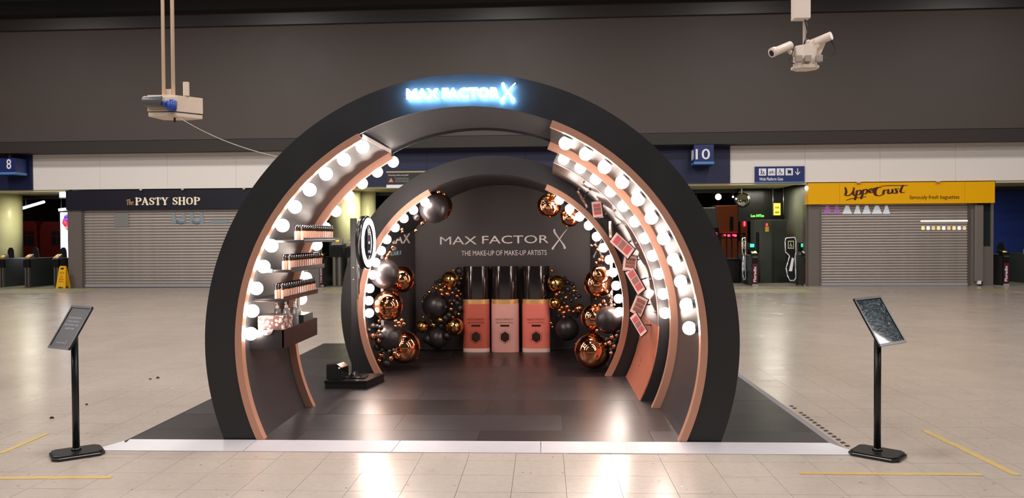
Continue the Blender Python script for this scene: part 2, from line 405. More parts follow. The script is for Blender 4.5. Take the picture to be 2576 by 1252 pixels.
m_.build('sign_script', mat('shop_script_gold', (176, 140, 96), .4, emit=.1), ls)
shutter(sA, sB, 26, ls, c0, 'ribbed grey steel roller shutter, closed')

# right shop
uA, uB = FU(2033, 480, -.12)[0], FU(2503, 480, -.12)[0]; sA, sB = FU(2064, 620)[0], FU(2440, 620)[0]; c0 = (uA+uB)/2
rs = fthing('shop_unit', 'baguette shop front with a bright orange fascia on the right', 'shop', c0)
ORG = mat('shop_fascia_orange', (255, 188, 12), .22, coat=.3)
us = [FU(x, 480, -.12)[0]-c0 for x in (2033, 2112, 2427, 2503)]
for a, b in zip(us[:-1], us[1:]): MB().box((a+.003, -.12, 2.41), (b-.003, .2, 3.03)).build('fascia_panel', ORG, rs)
MB().box((uA-c0+.06, .02, 0), (sA-c0-.03, .35, 2.41)).build('pier', SHGREY, rs)
MB().box((uA-c0+.0, .1, 0), (uA-c0+.06, .4, 2.41)).build('pier_edge', STEEL, rs)
MB().box((sB-c0+.03, .06, 0), (FU(2462, 600)[0]-c0, .35, 2.41)).build('pier', SHGREY, rs)
a, b = FU(2452, 600)[0]-c0, FU(2474, 600)[0]-c0
MB().box((a, -.02, .12), (b, .1, 2.36)).build('column_cover', mat('column_cover', (128, 120, 116), .4, .2), rs, bevel=.03)
MB().box((FU(2476, 600)[0]-c0, .08, 0), (FU(2503, 600)[0]-c0, .35, 1.15)).build('plinth_panel', SHGREY, rs)
MB().box((FU(2477, 600)[0]-c0, .12, 1.15), (FU(2496, 600)[0]-c0, .3, 2.41)).build('dark_pane', mat('dark_green_glass', (36, 46, 46), .12), rs)
MB().box((FU(2496, 600)[0]-c0, .08, 1.15), (FU(2503, 600)[0]-c0, .35, 2.41)).build('corner_post', SHGREY, rs)
uu, zz = FU(2463, 712); MB().box((uu-c0-.05, -.03, .05), (uu-c0+.05, .05, .15)).build('socket_plate', WHITE, rs, bevel=.005)
UC = [[(.0, .86, .03), (.02, .5, .04), (.0, .3, .04), (.05, .2, .04), (.12, .34, .03), (.17, .62, .03), (.18, .84, .03)], [(.17, .6, .03), (.17, .3, .04), (.2, .2, .03)],
      [(.24, .62, .03), (.23, .3, .04), (.2, -.12, .04)], [(.24, .5, .03), (.3, .66, .03), (.33, .5, .04), (.29, .28, .03), (.24, .3, .03)],
      [(.37, .68, .03), (.36, .36, .04), (.33, -.04, .04)], [(.37, .56, .03), (.43, .72, .03), (.46, .56, .04), (.42, .34, .03), (.37, .36, .03)],
      [(.49, .5, .03), (.56, .62, .03), (.54, .76, .03), (.49, .62, .04), (.52, .42, .04), (.59, .5, .02)], [(.6, .8, .03), (.59, .5, .04)], [(.6, .68, .02), (.65, .84, .03), (.7, .86, .03)],
      [(.74, .82, .03), (.68, .82, .03), (.62, .56, .05), (.63, .26, .05), (.7, .18, .04), (.78, .28, .02)],
      [(.8, .64, .03), (.79, .3, .04)], [(.79, .46, .02), (.84, .64, .03), (.88, .64, .03)],
      [(.9, .68, .03), (.89, .42, .04), (.92, .34, .03), (.97, .5, .02), (.98, .7, .03), (.98, .38, .04)],
      [(1.1, .72, .03), (1.04, .72, .03), (1.07, .54, .04), (1.06, .38, .04), (1.01, .38, .03)],
      [(1.2, 1.0, .03), (1.15, .6, .04), (1.17, .4, .03), (1.23, .46, .02)], [(.72, .92, .02), (.9, .98, .035), (1.28, .97, .03)],
      [(.02, -.14, .02), (.16, .0, .035), (.42, .12, .03)]]
u0, z0_ = FU(2127, 497, -.14); u1, zt = FU(2282, 462, -.14); kx = (u1-u0)/1.28; kz = (zt-z0_)/1.05
DKR = mat('sign_maroon', (74, 24, 22), .4)
m_ = MB(); strokes(m_, [[(x, y, w_*1.25) for x, y, w_ in ln] for ln in UC], frame((u0-c0, -.12, z0_-.02), (1, 0, 0), (0, 0, 1), kx, kz, (0, -1, 0)), .008); m_.build('sign_script', DKR, rs)
u0, z0_ = FU(2289, 502, -.14); u1, _ = FU(2414, 500, -.14)
put_text(MB(), 'famously fresh baguettes', (u0-c0, -.12, z0_-.02), (1, 0, 0), (0, 0, 1), u1-u0, .15, .006).build('sign_lettering', DKR, rs)
for px in (2160, 2360):
    u, z = FU(px, 455, -.15); MB().cyl((u-c0, -.16, 3.05), (u-c0, -.16, 3.0), .07, .04, 12).build('spot_lamp', OFFW, rs)
shutter(sA, sB, 29, rs, c0, 'ribbed bright steel roller shutter, closed')

# ---- far right blue hoarding and cream columns behind the gate line
o = MB(); a = FU(2506, 600, 3.2)[0]; g = fstruct('wall_right_hoarding')
for k in range(4): MB().box((a+k*1.2+.004, 3.5, 0), (a+k*1.2+1.196, 3.6, 2.95)).build('hoarding_panel', mat('hoarding_blue', (26, 50, 120), .5), g)
CREAMC = mat('cream_column', (222, 220, 176), .35, var=.05)
def column(px, wpx, d, label):
    u, _ = FU(px, 600, d); u2, _ = FU(px+wpx/2, 600, d); g = fthing('round_column', label, 'column', u, d)
    MB().cyl((0, 0, 0), (0, 0, 4.0), abs(u2-u), n=40).build('shaft', CREAMC, g); MB().cyl((0, 0, 0), (0, 0, .18), abs(u2-u)*1.04, n=40).build('base_ring', STEEL, g); return g
column(18, 66, 2.4, 'pale cream round column at far left behind the ticket gates')
column(868, 78, 2.2, 'broad lit cream column seen through the arch beside the ring light')
column(926, 40, 2.9, 'narrower cream column behind the ring light pole')
for px in (20, 880):
    u, _ = FU(px, 500, 1.0); p = FP(u+.5, 1.3, 3.0); area('gate_downlight', p, (.6, .3), 55, (1, .95, .7))
p = FP(FU(1800, 500)[0], 1.4, 3.0); area('gate_downlight', p, (.8, .3), 60, (1, .97, .8))
p = FP(FU(1980, 500)[0], 1.6, 3.0); area('gate_downlight', p, (.8, .3), 60, (1, .97, .8))
p = FP(FU(2540, 500)[0], 1.8, 2.95); area('gate_downlight', p, (.8, .3), 40, (.9, .95, 1))

# ================================================================== THE STAND
CZ = .7558; C = (0, CZ)
# ---- deck with panels and ramp edges
dk = thing('stage_deck', 'low black vinyl deck with pale aluminium ramp edge under the arches', 'platform', (0, 0, 0))
MB().box((PXL, PY0, 0), (PXR, PYB, PZ-.004)).build('deck_core', mat('deck_core', (22, 20, 22), .6), dk)
ys = [PY0, .29, .82, 1.42, 2.02, 2.62, 3.22, 3.82, 4.42, PYB]; rnd = random.Random(3)
for j, (a, b) in enumerate(zip(ys[:-1], ys[1:])):
    xs = [PXL, -1.3, .06, 1.36, PXR] if j % 2 == 0 else [PXL, -1.95, -.62, .7, 1.75, PXR]
    for p, q in zip(xs[:-1], xs[1:]):
        MB().box((p+.0012, a+.0012, PZ-.004), (q-.0012, b-.0012, PZ+rnd.uniform(-.0003, .0005))).build('deck_panel', rnd.choice((DECK, DECK2)), dk)
xs = [-2.6, -1.62, -.54, .53, 2.66]
for i, (a, b) in enumerate(zip(xs[:-1], xs[1:])):
    a2 = a-.14 if i == 0 else a+.002; b2 = b+.12 if i == 3 else b-.002; a1 = a+.04 if i == 0 else a+.03+.002; b1 = b-.04 if i == 3 else b+.03-.002
    if i == 3: a2, a1 = a+.002, a+.002
    if i == 2: b1 = b-.002
    vs = [(a2, -.215, 0), (b2, -.215, 0), (b1, PY0, 0), (a1, PY0, 0), (a2, -.215, .004), (b2, -.215, .004), (b1, PY0, PZ), (a1, PY0, PZ)]
    MB().add(vs, [(0, 3, 2, 1), (4, 5, 6, 7), (0, 1, 5, 4), (1, 2, 6, 5), (2, 3, 7, 6), (3, 0, 4, 7)]).build('ramp_edge', ALU, dk)
for y0_, y1_ in ((PY0, 1.7), (1.704, 3.5), (3.504, PYB)):
    vs = [(PXR, y0_, 0), (PXR+.1, y0_-(.19 if y0_ < 0 else 0), 0), (PXR+.1, y1_, 0), (PXR, y1_, 0), (PXR, y0_, PZ), (PXR+.1, y0_-(.19 if y0_ < 0 else 0), .004), (PXR+.1, y1_, .004), (PXR, y1_, PZ)]
    MB().add(vs, [(0, 3, 2, 1), (4, 5, 6, 7), (0, 1, 5, 4), (1, 2, 6, 5), (2, 3, 7, 6), (3, 0, 4, 7)]).build('ramp_edge', ALUD, dk)
MB().box((PXL-.012, PY0-.05, 0), (PXL, PYB, PZ)).build('side_strip', DECK, dk)

bulb_me = None
def bulb(parent, pos, Rl, yb=None):
    """globe lamp on the lining, socket running outward to radius Rl"""
    global bulb_me
    if bulb_me is None:
        o = MB().sphere((0, 0, 0), .05, 18, 12).build('globe_bulb', BULB, parent); bulb_me = o.data
        s_ = MB().lathe([(.024, .038), (.03, .05), (.034, .09), (.034, .25)], 12).build('bulb_socket', SOCK, o); bulb.sock = s_.data
    else:
        o = bpy.data.objects.new('globe_bulb', bulb_me); COL.objects.link(o); o.parent = parent
        s_ = bpy.data.objects.new('bulb_socket', bulb.sock); COL.objects.link(s_); s_.parent = o
    o.location = pos
    dx, dz = pos[0], pos[2]-CZ; r = sqrt(dx*dx+dz*dz); t = atan2(dz, dx)
    ln = max(.05, Rl-r); s_.scale = (1, 1, ln/.25 if ln < .25 else 1)
    s_.rotation_euler = Vector((dx, 0, dz)).to_track_quat('Z', 'Y').to_euler()
    return o

# ---- front arch: fascia ring, tunnel, copper trims, globe bulbs, lit lettering
fa = thing('marquee_arch', 'large black front arch with glowing blue sign and rows of globe bulbs', 'arch', (0, 0, PZ))
fo = -PZ
def A(mb_): return mb_
RO, RI, D1 = 1.984, 1.745, 1.34
c = (0, CZ-PZ)
MB().arc(c, RI, RO, 0, .02, -.4, pi+.4, 110, 0).build('fascia_ring', BLACK, fa)
MB().arc(c, RO-.015, RO, .02, D1, -.4, pi+.4, 90, 0).build('outer_skin', BLACK, fa)
MB().arc(c, RI+.02, RI+.035, .02, D1-.02, -.4, pi+.4, 90, 0).build('inner_skin', CROWN, fa)
MB().arc(c, RI, RO, D1-.02, D1, -.4, pi+.4, 90, 0).build('back_ring', BLACK, fa)
aL, aR = pi-radians(62.5), radians(69)       # the side linings stop short of the crown
def side_arc(R0, R1, y0, y1, name, m, n=50):
    MB().arc(c, R0, R1, y0, y1, -.4, aR, n, None).build(name, m, fa)
def sarc(mbuild, R0, R1, y0, y1, side, a_end, n=44, zc=c, zmin=0):
    """arc from foot up to a_end on one side"""
    m_ = MB(); cx, cz = zc
    a0 = -math.asin((cz-zmin)/R0)
    if side > 0: m_.arc(zc, R0, R1, y0, y1, a0, a_end, n)
    else: m_.arc(zc, R0, R1, y0, y1, pi-a0, a_end, n)
    k = 0 
    h = zmin-cz; vs = m_.v
    for i, R in zip(range(4), (R0, R1, R1, R0)): vs[i] = (cx+side*sqrt(R*R-h*h), vs[i][1], zmin)
    return m_
for sd, ae in ((1, aR), (-1, aL)):
    sarc(0, RI-.022, RI+.02, .055, D1-.03, sd, ae).build('side_lining', LINING, fa)
    sarc(0, RI-.046, RI+.006, -.014, .055, sd, ae).build('copper_trim', COPPER, fa)
    sarc(0, RI-.085, RI-.022, 1.10, 1.165, sd, ae).build('copper_trim', COPPER, fa)
MB().box((-.002, .05, 0), (.002, 1.15, .03), Matrix.Rotation(0, 3, 'Y'), (c[0]+(RI-.01)*cos(aL)+.01, 0, c[1]+(RI-.01)*sin(aL)-.01)).build('lining_edge_highlight', WHITE, fa)  # white strip paints in the bright highlight on the lining's end edge
for i in range(4):      # fixings in the trims
    for sd in (1, -1):
        pass
FB = [(912, 369), (865, 401), (820, 437), (779, 477), (742, 520), (711, 567), (683, 618), (663, 670), (645, 725), (635, 782), (631, 839),
      (1423, 360), (1474, 387), (1521, 420), (1565, 458), (1605, 501), (1639, 547), (1670, 599), (1695, 653), (1713, 708), (1727, 766), (1734, 825)]
for px, py in FB:
    p = at(px, py, .125); bulb(fa, (p.x, p.y, p.z-PZ), RI-.022)
FB2 = [(989, 407), (949, 432), (911, 461), (877, 492), (845, 531), (819, 573), (797, 616), (783, 656), (770, 698), (758, 752), (752, 795),
       (1418, 400), (1460, 422), (1499, 450), (1536, 481), (1568, 518), (1597, 557), (1622, 599), (1642, 643), (1657, 689), (1668, 739), (1673, 787)]
for px, py in FB2:
    p = at(px, py, 1.25); bulb(fa, (p.x, p.y, p.z-PZ), RI-.022)
# lit sign on the crown
def sign_line(parent, txt, pa, pb, pxh, Y, m, dep, name, zoff, bold=0):
    a = at(pa[0], pa[1], Y); b = at(pb[0], pb[1], Y); ex = (b-a).normalized(); h = pxh/FPX*(Y-CAM.y)
    o = a-Vector((0, 0, zoff)); 
    return put_text(MB(), txt, o, ex, (0, 0, 1), (b-a).length, h, dep, bold).build(name, m, parent)
YS = -.035
sign_line(fa, 'MAX', (1024, 250), (1104, 249), 25, YS, SIGNL, .03, 'sign_lettering', PZ, .03)
sign_line(fa, 'FACTOR', (1113, 248), (1257, 246), 25, YS, SIGNL, .03, 'sign_lettering', PZ, .03)
a = at(1258, 256, YS); sc_ = 1/FPX*(YS-CAM.y)
m_ = MB(); strokes(m_, [[(x, y, w_*1.5) for x, y, w_ in ln] for ln in XLOGO], frame(a-Vector((0, 0, PZ)), (1, 0, 0), (0, 0, 1), 40*sc_, 46*sc_, (0, -1, 0)), .02); m_.build('sign_cross', SIGNL, fa)
for x in (-.45, -.25, -.05, .15, .3):
    MB().cyl((x, YS, c[1]+RO-.16), (x, 0, c[1]+RO-.16), .004, n=8).build('sign_standoff', SOCK, fa)

# ---- right display wall between the arches
dw = thing('display_wall', 'curved right display wall, copper at its foot, holding the angled palettes', 'display wall', (0, 0, PZ))
R_ = 1.60
sarc(0, R_+.004, 1.72, 1.40, 2.62, 1, radians(66)).build('hoop_shell', BLACK, dw)
sarc(0, R_-.006, R_+.004, 1.402, 2.62, 1, radians(-1.5), 20).build('lower_panel', PINKP, dw)
MB().arc(c, R_-.010, R_+.004, 1.41, 2.62, radians(-1.3), radians(66), 44).build('upper_panel', mat('grey_brown_panel', (84, 70, 68), .38), dw)  # upper part is grey-brown against the copper panel below
for aa in (3, 14, 27, 40, 54):
    t = radians(aa)
    for yy in (1.5, 2.5): MB().cyl((c[0]+(R_-.03)*cos(t), yy, c[1]+(R_-.03)*sin(t)), (c[0]+R_*cos(t), yy, c[1]+R_*sin(t)), .009, n=10).build('panel_stud', STEEL, dw)
# ---- rear arch
RO3, RI3, Y3, YB = 1.655, 1.455, 2.672, 4.66; cx3 = .0
ra = thing('marquee_arch', 'smaller black rear arch with bulbs framing the balloons', 'arch', (cx3, 0, PZ)); c3 = (0, CZ-PZ)
MB().arc(c3, RI3, RO3, Y3, Y3+.02, -.4, pi+.4, 90, 0).build('fascia_ring', BLACK, ra)
MB().arc(c3, RO3-.015, RO3, Y3+.02, YB, -.4, pi+.4, 80, 0).build('outer_skin', BLACK, ra)
MB().arc(c3, RI3+.01, RI3+.025, Y3+.02, YB, -.4, pi+.4, 80, 0).build('inner_skin', LINING, ra)
for sd, ae in ((1, radians(66)), (-1, pi-radians(62))):
    sarc(0, RI3-.05, RI3+.012, Y3-.012, Y3+.05, sd, ae, zc=c3).build('copper_trim', COPPER, ra)
RB = [(1069, 508), (1040, 528), (1016, 549), (994, 572), (973, 602), (959, 630), (945, 660), (938, 691), (930, 725), (928, 756), (929, 787),
      (1407, 503), (1433, 525), (1458, 545), (1481, 567), (1501, 595), (1518, 623), (1533, 653), (1542, 685), (1550, 718), (1556, 751), (1558, 784)]
for px, py in RB:
    p = at(px, py, Y3+.12); o = bulb(ra, (p.x-cx3, p.y, p.z-PZ), RI3)
    o.material_slots[0].link = 'OBJECT'; o.material_slots[0].material = BULBR

# ---- backdrop wall and its wings
BD = mat('backdrop_print', (47, 41, 43), .45, var=.05)
YB = 4.66
bw = thing('backdrop_wall', 'dark backdrop wall with white lettering behind the three giant bottles', 'backdrop', (0, YB, PZ))
poly = [(1.62*cos(t), max(0, .72+1.62*sin(t))) for t in [-.455+(pi+.91)*i/60 for i in range(61)]]
poly = [(x, max(0, z)) for x, z in poly]
MB().prism(poly, 0, .05).build('backing_board', BD, bw)
def bt(txt, pa, pb, pxh, bold=0):
    a = at(pa[0], pa[1], YB-.004); b = at(pb[0], pb[1], YB-.004); h = pxh/FPX*(YB-CAM.y)
    put_text(MB(), txt, a-Vector((0, YB, PZ)), (b-a).normalized(), (0, 0, 1), (b-a).length, h, .006, bold).build('wall_lettering', WHITE, bw)
bt('MAX', (1107, 615), (1199, 614), 20); bt('FACTOR', (1213, 613), (1380, 611), 20)
bt('THE MAKE-UP OF MAKE-UP ARTISTS', (1161, 643), (1375, 641), 12.5)
a = at(1386, 628, YB-.004); sc_ = 1/FPX*(YB-CAM.y)
m_ = MB(); strokes(m_, [[(x, y, w_*.95) for x, y, w_ in ln] for ln in XLOGO], frame(a-Vector((0, YB, PZ)), (1, 0, 0), (0, 0, 1), 43*sc_, 53*sc_, (0, -1, 0)), .006); m_.build('wall_cross', WHITE, bw)
for sd, nm, lab in ((-1, 'wing_panel', 'dark left wing panel with white lettering behind the left balloons'), (1, 'wing_panel', 'dark right wing panel with a white cross behind the right balloons')):
    # thin screens running from the rear arch to the backdrop
    p0 = Vector((sd*1.33, 3.3, PZ)); p1 = Vector((sd*1.18, 4.63, PZ)); L_ = (p1-p0).length
    ang = atan2((p1-p0).y, (p1-p0).x)
    wp = thing(nm, lab, 'panel', p0, ang)
    MB().box((0, -.012, 0), (L_, .012, 1.62)).build('screen_board', mat('wing_board', (64, 60, 62), .35), wp)
    MB().box((-.01, -.016, 0), (.004, .016, 1.63)).build('edge_strip', ALU, wp)
    nd = -sd; yy = -.014 if sd < 0 else .014
    ex = Vector((1, 0, 0)) if sd < 0 else Vector((-1, 0, 0)); x0 = .12 if sd < 0 else L_-.12
    if sd < 0:
        put_text(MB(), 'MAX', (x0, yy, 1.42), ex, (0, 0, 1), 1.0, .13, .004, .01).build('panel_lettering', WHITE, wp)
        put_text(MB(), 'FACTOR X', (x0+.05, yy, 1.28), ex, (0, 0, 1), .55, .05, .004).build('panel_lettering', mat('pale_teal_print', (150, 200, 206), .5), wp)
    else:
        m_ = MB(); strokes(m_, XLOGO, frame((x0-.1, yy, 1.22), ex, (0, 0, 1), .75, .27, (0, 1, 0)), .004); m_.build('panel_cross', WHITE, wp)

# ---- three giant foundation bottles
def giant(px0, px1, col, low, label, bright):
    yc = 4.52; a = at(px0, 800, yc-.0); b = at(px1, 800, yc-.0); r = (b.x-a.x)/2; xc = (a.x+b.x)/2
    g = thing('giant_bottle', label, 'bottle display', (xc, yc-.06, PZ), 0, 'giant display bottles')
    H = 1.115
    def rr(r_, n=40, e=3.2):
        return [(abs(cos(t))**(2/e)*r_*(1 if cos(t) > 0 else -1), abs(sin(t))**(2/e)*r_*.55*(1 if sin(t) > 0 else -1)) for t in [2*pi*i/n for i in range(n)]]
    zb = .05 if low else .0
    if low: MB().slab(rr(r), 0, zb).build('base', mat('clear_base', (226, 196, 188), .25), g, autosm=True)
    m = mat('foundation_'+bright, col, .28, coat=.3)
    MB().slab(rr(r), zb, .625).build('body', m, g, autosm=True)
    MB().slab(rr(r*.985, e=2.6), .625, .685).build('gold_collar', mat('gold_collar', (236, 184, 120), .28, .6), g, autosm=True)
    MB().slab(rr(r*.965, e=2.4), .685, H).build('cap', mat('glossy_black_cap', (26, 20, 22), .07, coat=1), g, autosm=True)
    yf = -r*.55-.003; ink = mat('bottle_ink_'+bright, tuple(v*.7 for v in col), .4)
    put_text(MB(), 'FACE FINITY', (-.115, yf, .415), (1, 0, 0), (0, 0, 1), .23, .026, .003).build('body_lettering', ink, g)
    put_text(MB(), 'ALL DAY FLAWLESS', (-.108, yf, .380), (1, 0, 0), (0, 0, 1), .216, .017, .003).build('body_lettering', ink, g)
    MB().box((-.058, yf-.002, .335), (.058, yf+.004, .358)).build('foil_bar', mat('dark_bronze_foil', (110, 70, 54), .2, .9), g)
    hx = [(sin(pi/3*i)*.062, .2+cos(pi/3*i)*.07) for i in range(6)]
    MB().prism(hx, yf-.004, yf+.004).build('hexagon_badge', mat('bronze_badge', (122, 92, 74), .18, .95), g)
    o_ = MB(); 
    for i in range(6):
        p = (sin(pi/3*i)*.08, .2+cos(pi/3*i)*.09); q = (sin(pi/3*(i+1))*.08, .2+cos(pi/3*(i+1))*.09)
        o_.cyl((p[0], yf, p[1]), (q[0], yf, q[1]), .0022, n=6)
    o_.build('hexagon_outline', ink, g)
giant(1166, 1233, (186, 92, 76), True, 'leftmost giant make-up bottle, brick brown body under black cap', 'brick')
giant(1237, 1306, (216, 160, 152), False, 'middle giant make-up bottle, pale pink body under black cap', 'pale')
giant(1314, 1384, (226, 120, 106), True, 'rightmost giant make-up bottle, coral pink body under black cap', 'coral')

# ================================================================== BALLOONS
# (photo x, photo y, photo radius, colour k/c/g, depth)
CL = {
 'left': ('left end of the rear arch', 3.02, [
  (1102,520,37,'c',.14),(1091,524,37,'k',0),(1048,545,10,'k',0),(1062,561,6,'c',0),(1072,553,4,'c',0),(1046,579,5,'g',0),(1103,482,5,'c',-.1),(1116,488,5,'c',.1),(1124,500,4,'c',.1),
  (967,688,38,'k',0),(1010,702,34,'c',.15),(976,768,39,'c',-.08),(1016,872,42,'c',.02),(977,849,34,'k',-.12),
  (958,846,8,'k',-.28),(939,846,9,'c',-.2),(954,834,5,'c',-.25),(954,857,6,'c',-.25),(950,872,10,'k',-.15),(929,831,6,'k',-.15),(939,820,8,'k',-.1),(957,823,6,'k',-.2),
  (958,893,8,'c',-.15),(954,907,6,'c',-.15),(984,901,7,'c',-.25),(1000,895,8,'c',-.25),(993,888,6,'c',-.3),(972,914,10,'k',-.15),(991,881,5,'k',-.3),(980,884,5,'k',-.3),(962,880,6,'k',-.2),(954,807,5,'c',-.1),
  (996,807,5,'c',-.2),(1007,819,5,'c',-.2),(1016,814,5,'c',-.2),(996,820,4,'c',-.2),(1011,805,5,'c',-.2),(1004,812,5,'c',-.25),
  (975,641,6,'c',0),(980,634,5,'c',0),(987,621,5,'c',0),(971,650,6,'c',0),(991,626,8,'k',.05),(1011,576,5,'c',0),(1012,582,4,'c',0),(950,820,6,'k',-.1)]),
 'left_low': ('floor left of the giant bottles', 4.30, [
  (1132,703,22,'g',0),(1154,681,10,'k',.1),(1095,769,33,'k',0),(1062,821,17,'g',0),(1143,820,23,'g',-.02),(1140,679,4,'g',0),(1107,716,5,'g',0),(1089,722,4,'g',0),(1097,725,5,'c',-.1),
  (1080,734,6,'g',0),(1109,729,8,'c',-.1),(1125,739,8,'c',-.1),(1111,740,6,'c',-.15),(1149,744,6,'c',0),(1138,736,4,'c',-.1),(1069,748,6,'k',0),(1107,706,6,'k',.1),(1097,710,5,'k',.1),(1094,733,6,'k',0),
  (1064,769,5,'g',0),(1063,759,4,'g',0),(1134,777,6,'c',-.1),(1136,764,4,'c',-.1),(1149,762,7,'k',0),(1141,756,6,'k',0),(1132,756,5,'k',-.1),(1145,786,6,'k',0),(1154,789,4,'c',0),(1139,797,4,'c',-.1),
  (1065,797,4,'g',0),(1090,817,8,'g',0),(1107,804,8,'g',-.1),(1109,818,7,'k',0),(1120,799,7,'k',-.1),(1129,792,7,'k',-.1),(1085,806,5,'k',0),(1121,772,5,'k',-.15),(1157,774,7,'k',0),(1160,700,3,'g',0),
  (1153,731,4,'g',0),(1159,739,3,'g',0),(1100,850,27,'k',.05),(1076,852,12,'k',0),(1123,844,9,'k',-.05),(1152,712,8,'k',.1),(1116,752,7,'k',.05),(1155,752,6,'k',.1),(1130,726,6,'c',-.05),(1118,722,5,'c',-.05),(1146,726,5,'k',0)]),
 'right_low': ('floor right of the giant bottles', 4.30, [
  (1399,712,22,'g',0),(1389,680,5,'g',0),(1427,710,7,'k',.05),(1439,714,6,'k',.05),(1429,727,7,'k',0),(1444,743,6,'k',0),(1457,744,6,'k',0),(1437,755,6,'k',0),(1420,762,7,'k',0),(1445,721,4,'g',0),
  (1445,731,6,'g',-.05),(1452,732,3,'g',0),(1424,748,6,'c',-.05),(1450,750,4,'c',0),(1397,762,16,'g',-.05),(1427,771,7,'c',-.1),(1457,776,13,'c',-.1),(1419,786,7,'c',-.1),(1408,780,5,'c',-.1),(1419,797,4,'c',-.1),
  (1432,781,5,'c',-.1),(1414,773,5,'c',-.1),(1387,812,4,'g',-.1),(1407,794,5,'k',0),(1437,792,6,'k',0),(1450,793,6,'k',0),(1427,826,30,'k',.02),(1390,822,3,'g',-.1),(1416,737,6,'k',0),(1412,752,5,'k',0),(1435,738,5,'k',0),(1421,700,5,'k',.05),(1443,783,5,'c',-.1),(1400,740,5,'c',-.1),(1408,735,4,'c',-.1)]),
 'right': ('right end of the rear arch', 3.02, [
  (1505,712,37,'c',.1),(1509,690,24,'c',-.18),(1496,798,35,'c',.06),(1532,804,35,'k',-.12),(1491,882,45,'c',-.02),(1539,848,6,'c',-.25),(1551,844,5,'c',-.25),(1533,862,6,'c',-.3),(1545,871,6,'c',-.25),
  (1538,888,6,'c',-.25),(1523,865,4,'c',-.3),(1501,831,4,'c',-.3),(1555,834,6,'k',-.2),(1548,855,9,'k',-.15),(1541,864,10,'k',-.15),(1530,853,9,'k',-.15),(1540,880,9,'k',-.15),(1509,767,5,'c',-.1),(1497,769,4,'c',-.1),
  (1527,732,5,'c',-.1),(1532,743,5,'c',-.1),(1537,760,5,'c',-.1),(1546,766,4,'c',-.1),(1519,757,5,'c',-.1),(1524,766,4,'c',-.1),(1539,748,5,'k',-.05),(1381,517,30,'c',0),(1434,545,25,'c',0),(1388,482,5,'g',-.05),(1380,489,4,'g',-.1),(1376,497,4,'g',-.2),
  (1392,491,5,'g',-.15),(1366,505,4,'c',-.1),(1398,506,4,'c',-.2),(1498,616,5,'c',0),(1504,627,5,'c',0),(1516,645,5,'c',0),(1516,654,4,'c',0),(1508,652,5,'c',0),(1500,660,4,'c',0),(1488,617,4,'c',0)])}
BIG = {(1102,520):'copper foil balloon peeking out behind the topmost left black balloon',(1091,524):'large matte black balloon hanging at the upper left of the rear arch',
 (967,688):'large matte black balloon beside the left bulbs at mid height',(1010,702):'copper foil balloon behind the mid-height left black balloon',
 (976,768):'shiny copper balloon beside the lowest left bulbs of the rear arch',(1016,872):'copper foil balloon resting on the deck at lower left',(977,849):'matte black balloon in front of the lower left copper balloon',
 (1132,703):'gold foil balloon at the top of the heap left of the giant bottles',(1095,769):'large matte black balloon in the heap left of the giant bottles',(1062,821):'gold foil balloon at the left foot of the heap beside the bottles',
 (1143,820):'gold foil balloon touching the foot of the brick brown bottle',(1100,850):'dark black balloon low on the deck left of the bottles',
 (1399,712):'gold foil balloon beside the black cap of the coral bottle',(1397,762):'gold foil balloon beside the gold collar of the coral bottle',(1457,776):'copper foil balloon at the right side of the heap right of the bottles',
 (1427,826):'large black balloon low on the deck right of the coral bottle',(1505,712):'large copper balloon beside the middle right bulbs of the rear arch',(1509,690):'copper balloon in front of the large middle right copper balloon',
 (1496,798):'copper balloon half hidden by the lower right black balloon',(1532,804):'large matte black balloon beside the lowest right bulbs',(1491,882):'biggest golden copper balloon resting on the deck at lower right',
 (1381,517):'copper foil balloon at the upper right of the rear arch',(1434,545):'copper foil balloon hanging just below the upper right one',(1048,545):'small black balloon below the upper left black balloon',(1154,681):'small black balloon at the shoulder of the brick brown bottle'}
SHORT = {(1091, 524): 'the black balloon at the upper left of the rear arch', (967, 688): 'the mid-height black balloon by the left bulbs', (976, 768): 'the copper balloon by the lowest left bulbs',
 (1016, 872): 'the copper balloon on the deck at lower left', (977, 849): 'the black balloon at lower left of the rear arch', (1132, 703): 'the gold balloon topping the heap left of the bottles', (1095, 769): 'the big black balloon left of the bottles',
 (1062, 821): 'the gold balloon at the heap\'s far left foot', (1143, 820): 'the gold balloon at the foot of the brown bottle', (1399, 712): 'the gold balloon beside the coral bottle\'s cap', (1397, 762): 'the gold balloon beside the coral bottle\'s collar',
 (1457, 776): 'the copper balloon right of the heap by the coral bottle', (1427, 826): 'the big black balloon right of the coral bottle', (1505, 712): 'the big copper balloon by the middle right bulbs', (1496, 798): 'the copper balloon at lower right of the rear arch',
 (1532, 804): 'the black balloon by the lowest right bulbs', (1491, 882): 'the biggest golden balloon on the deck', (1381, 517): 'the copper balloon at the upper right of the rear arch', (1434, 545): 'the lower of the two upper right copper balloons'}
unit = {}
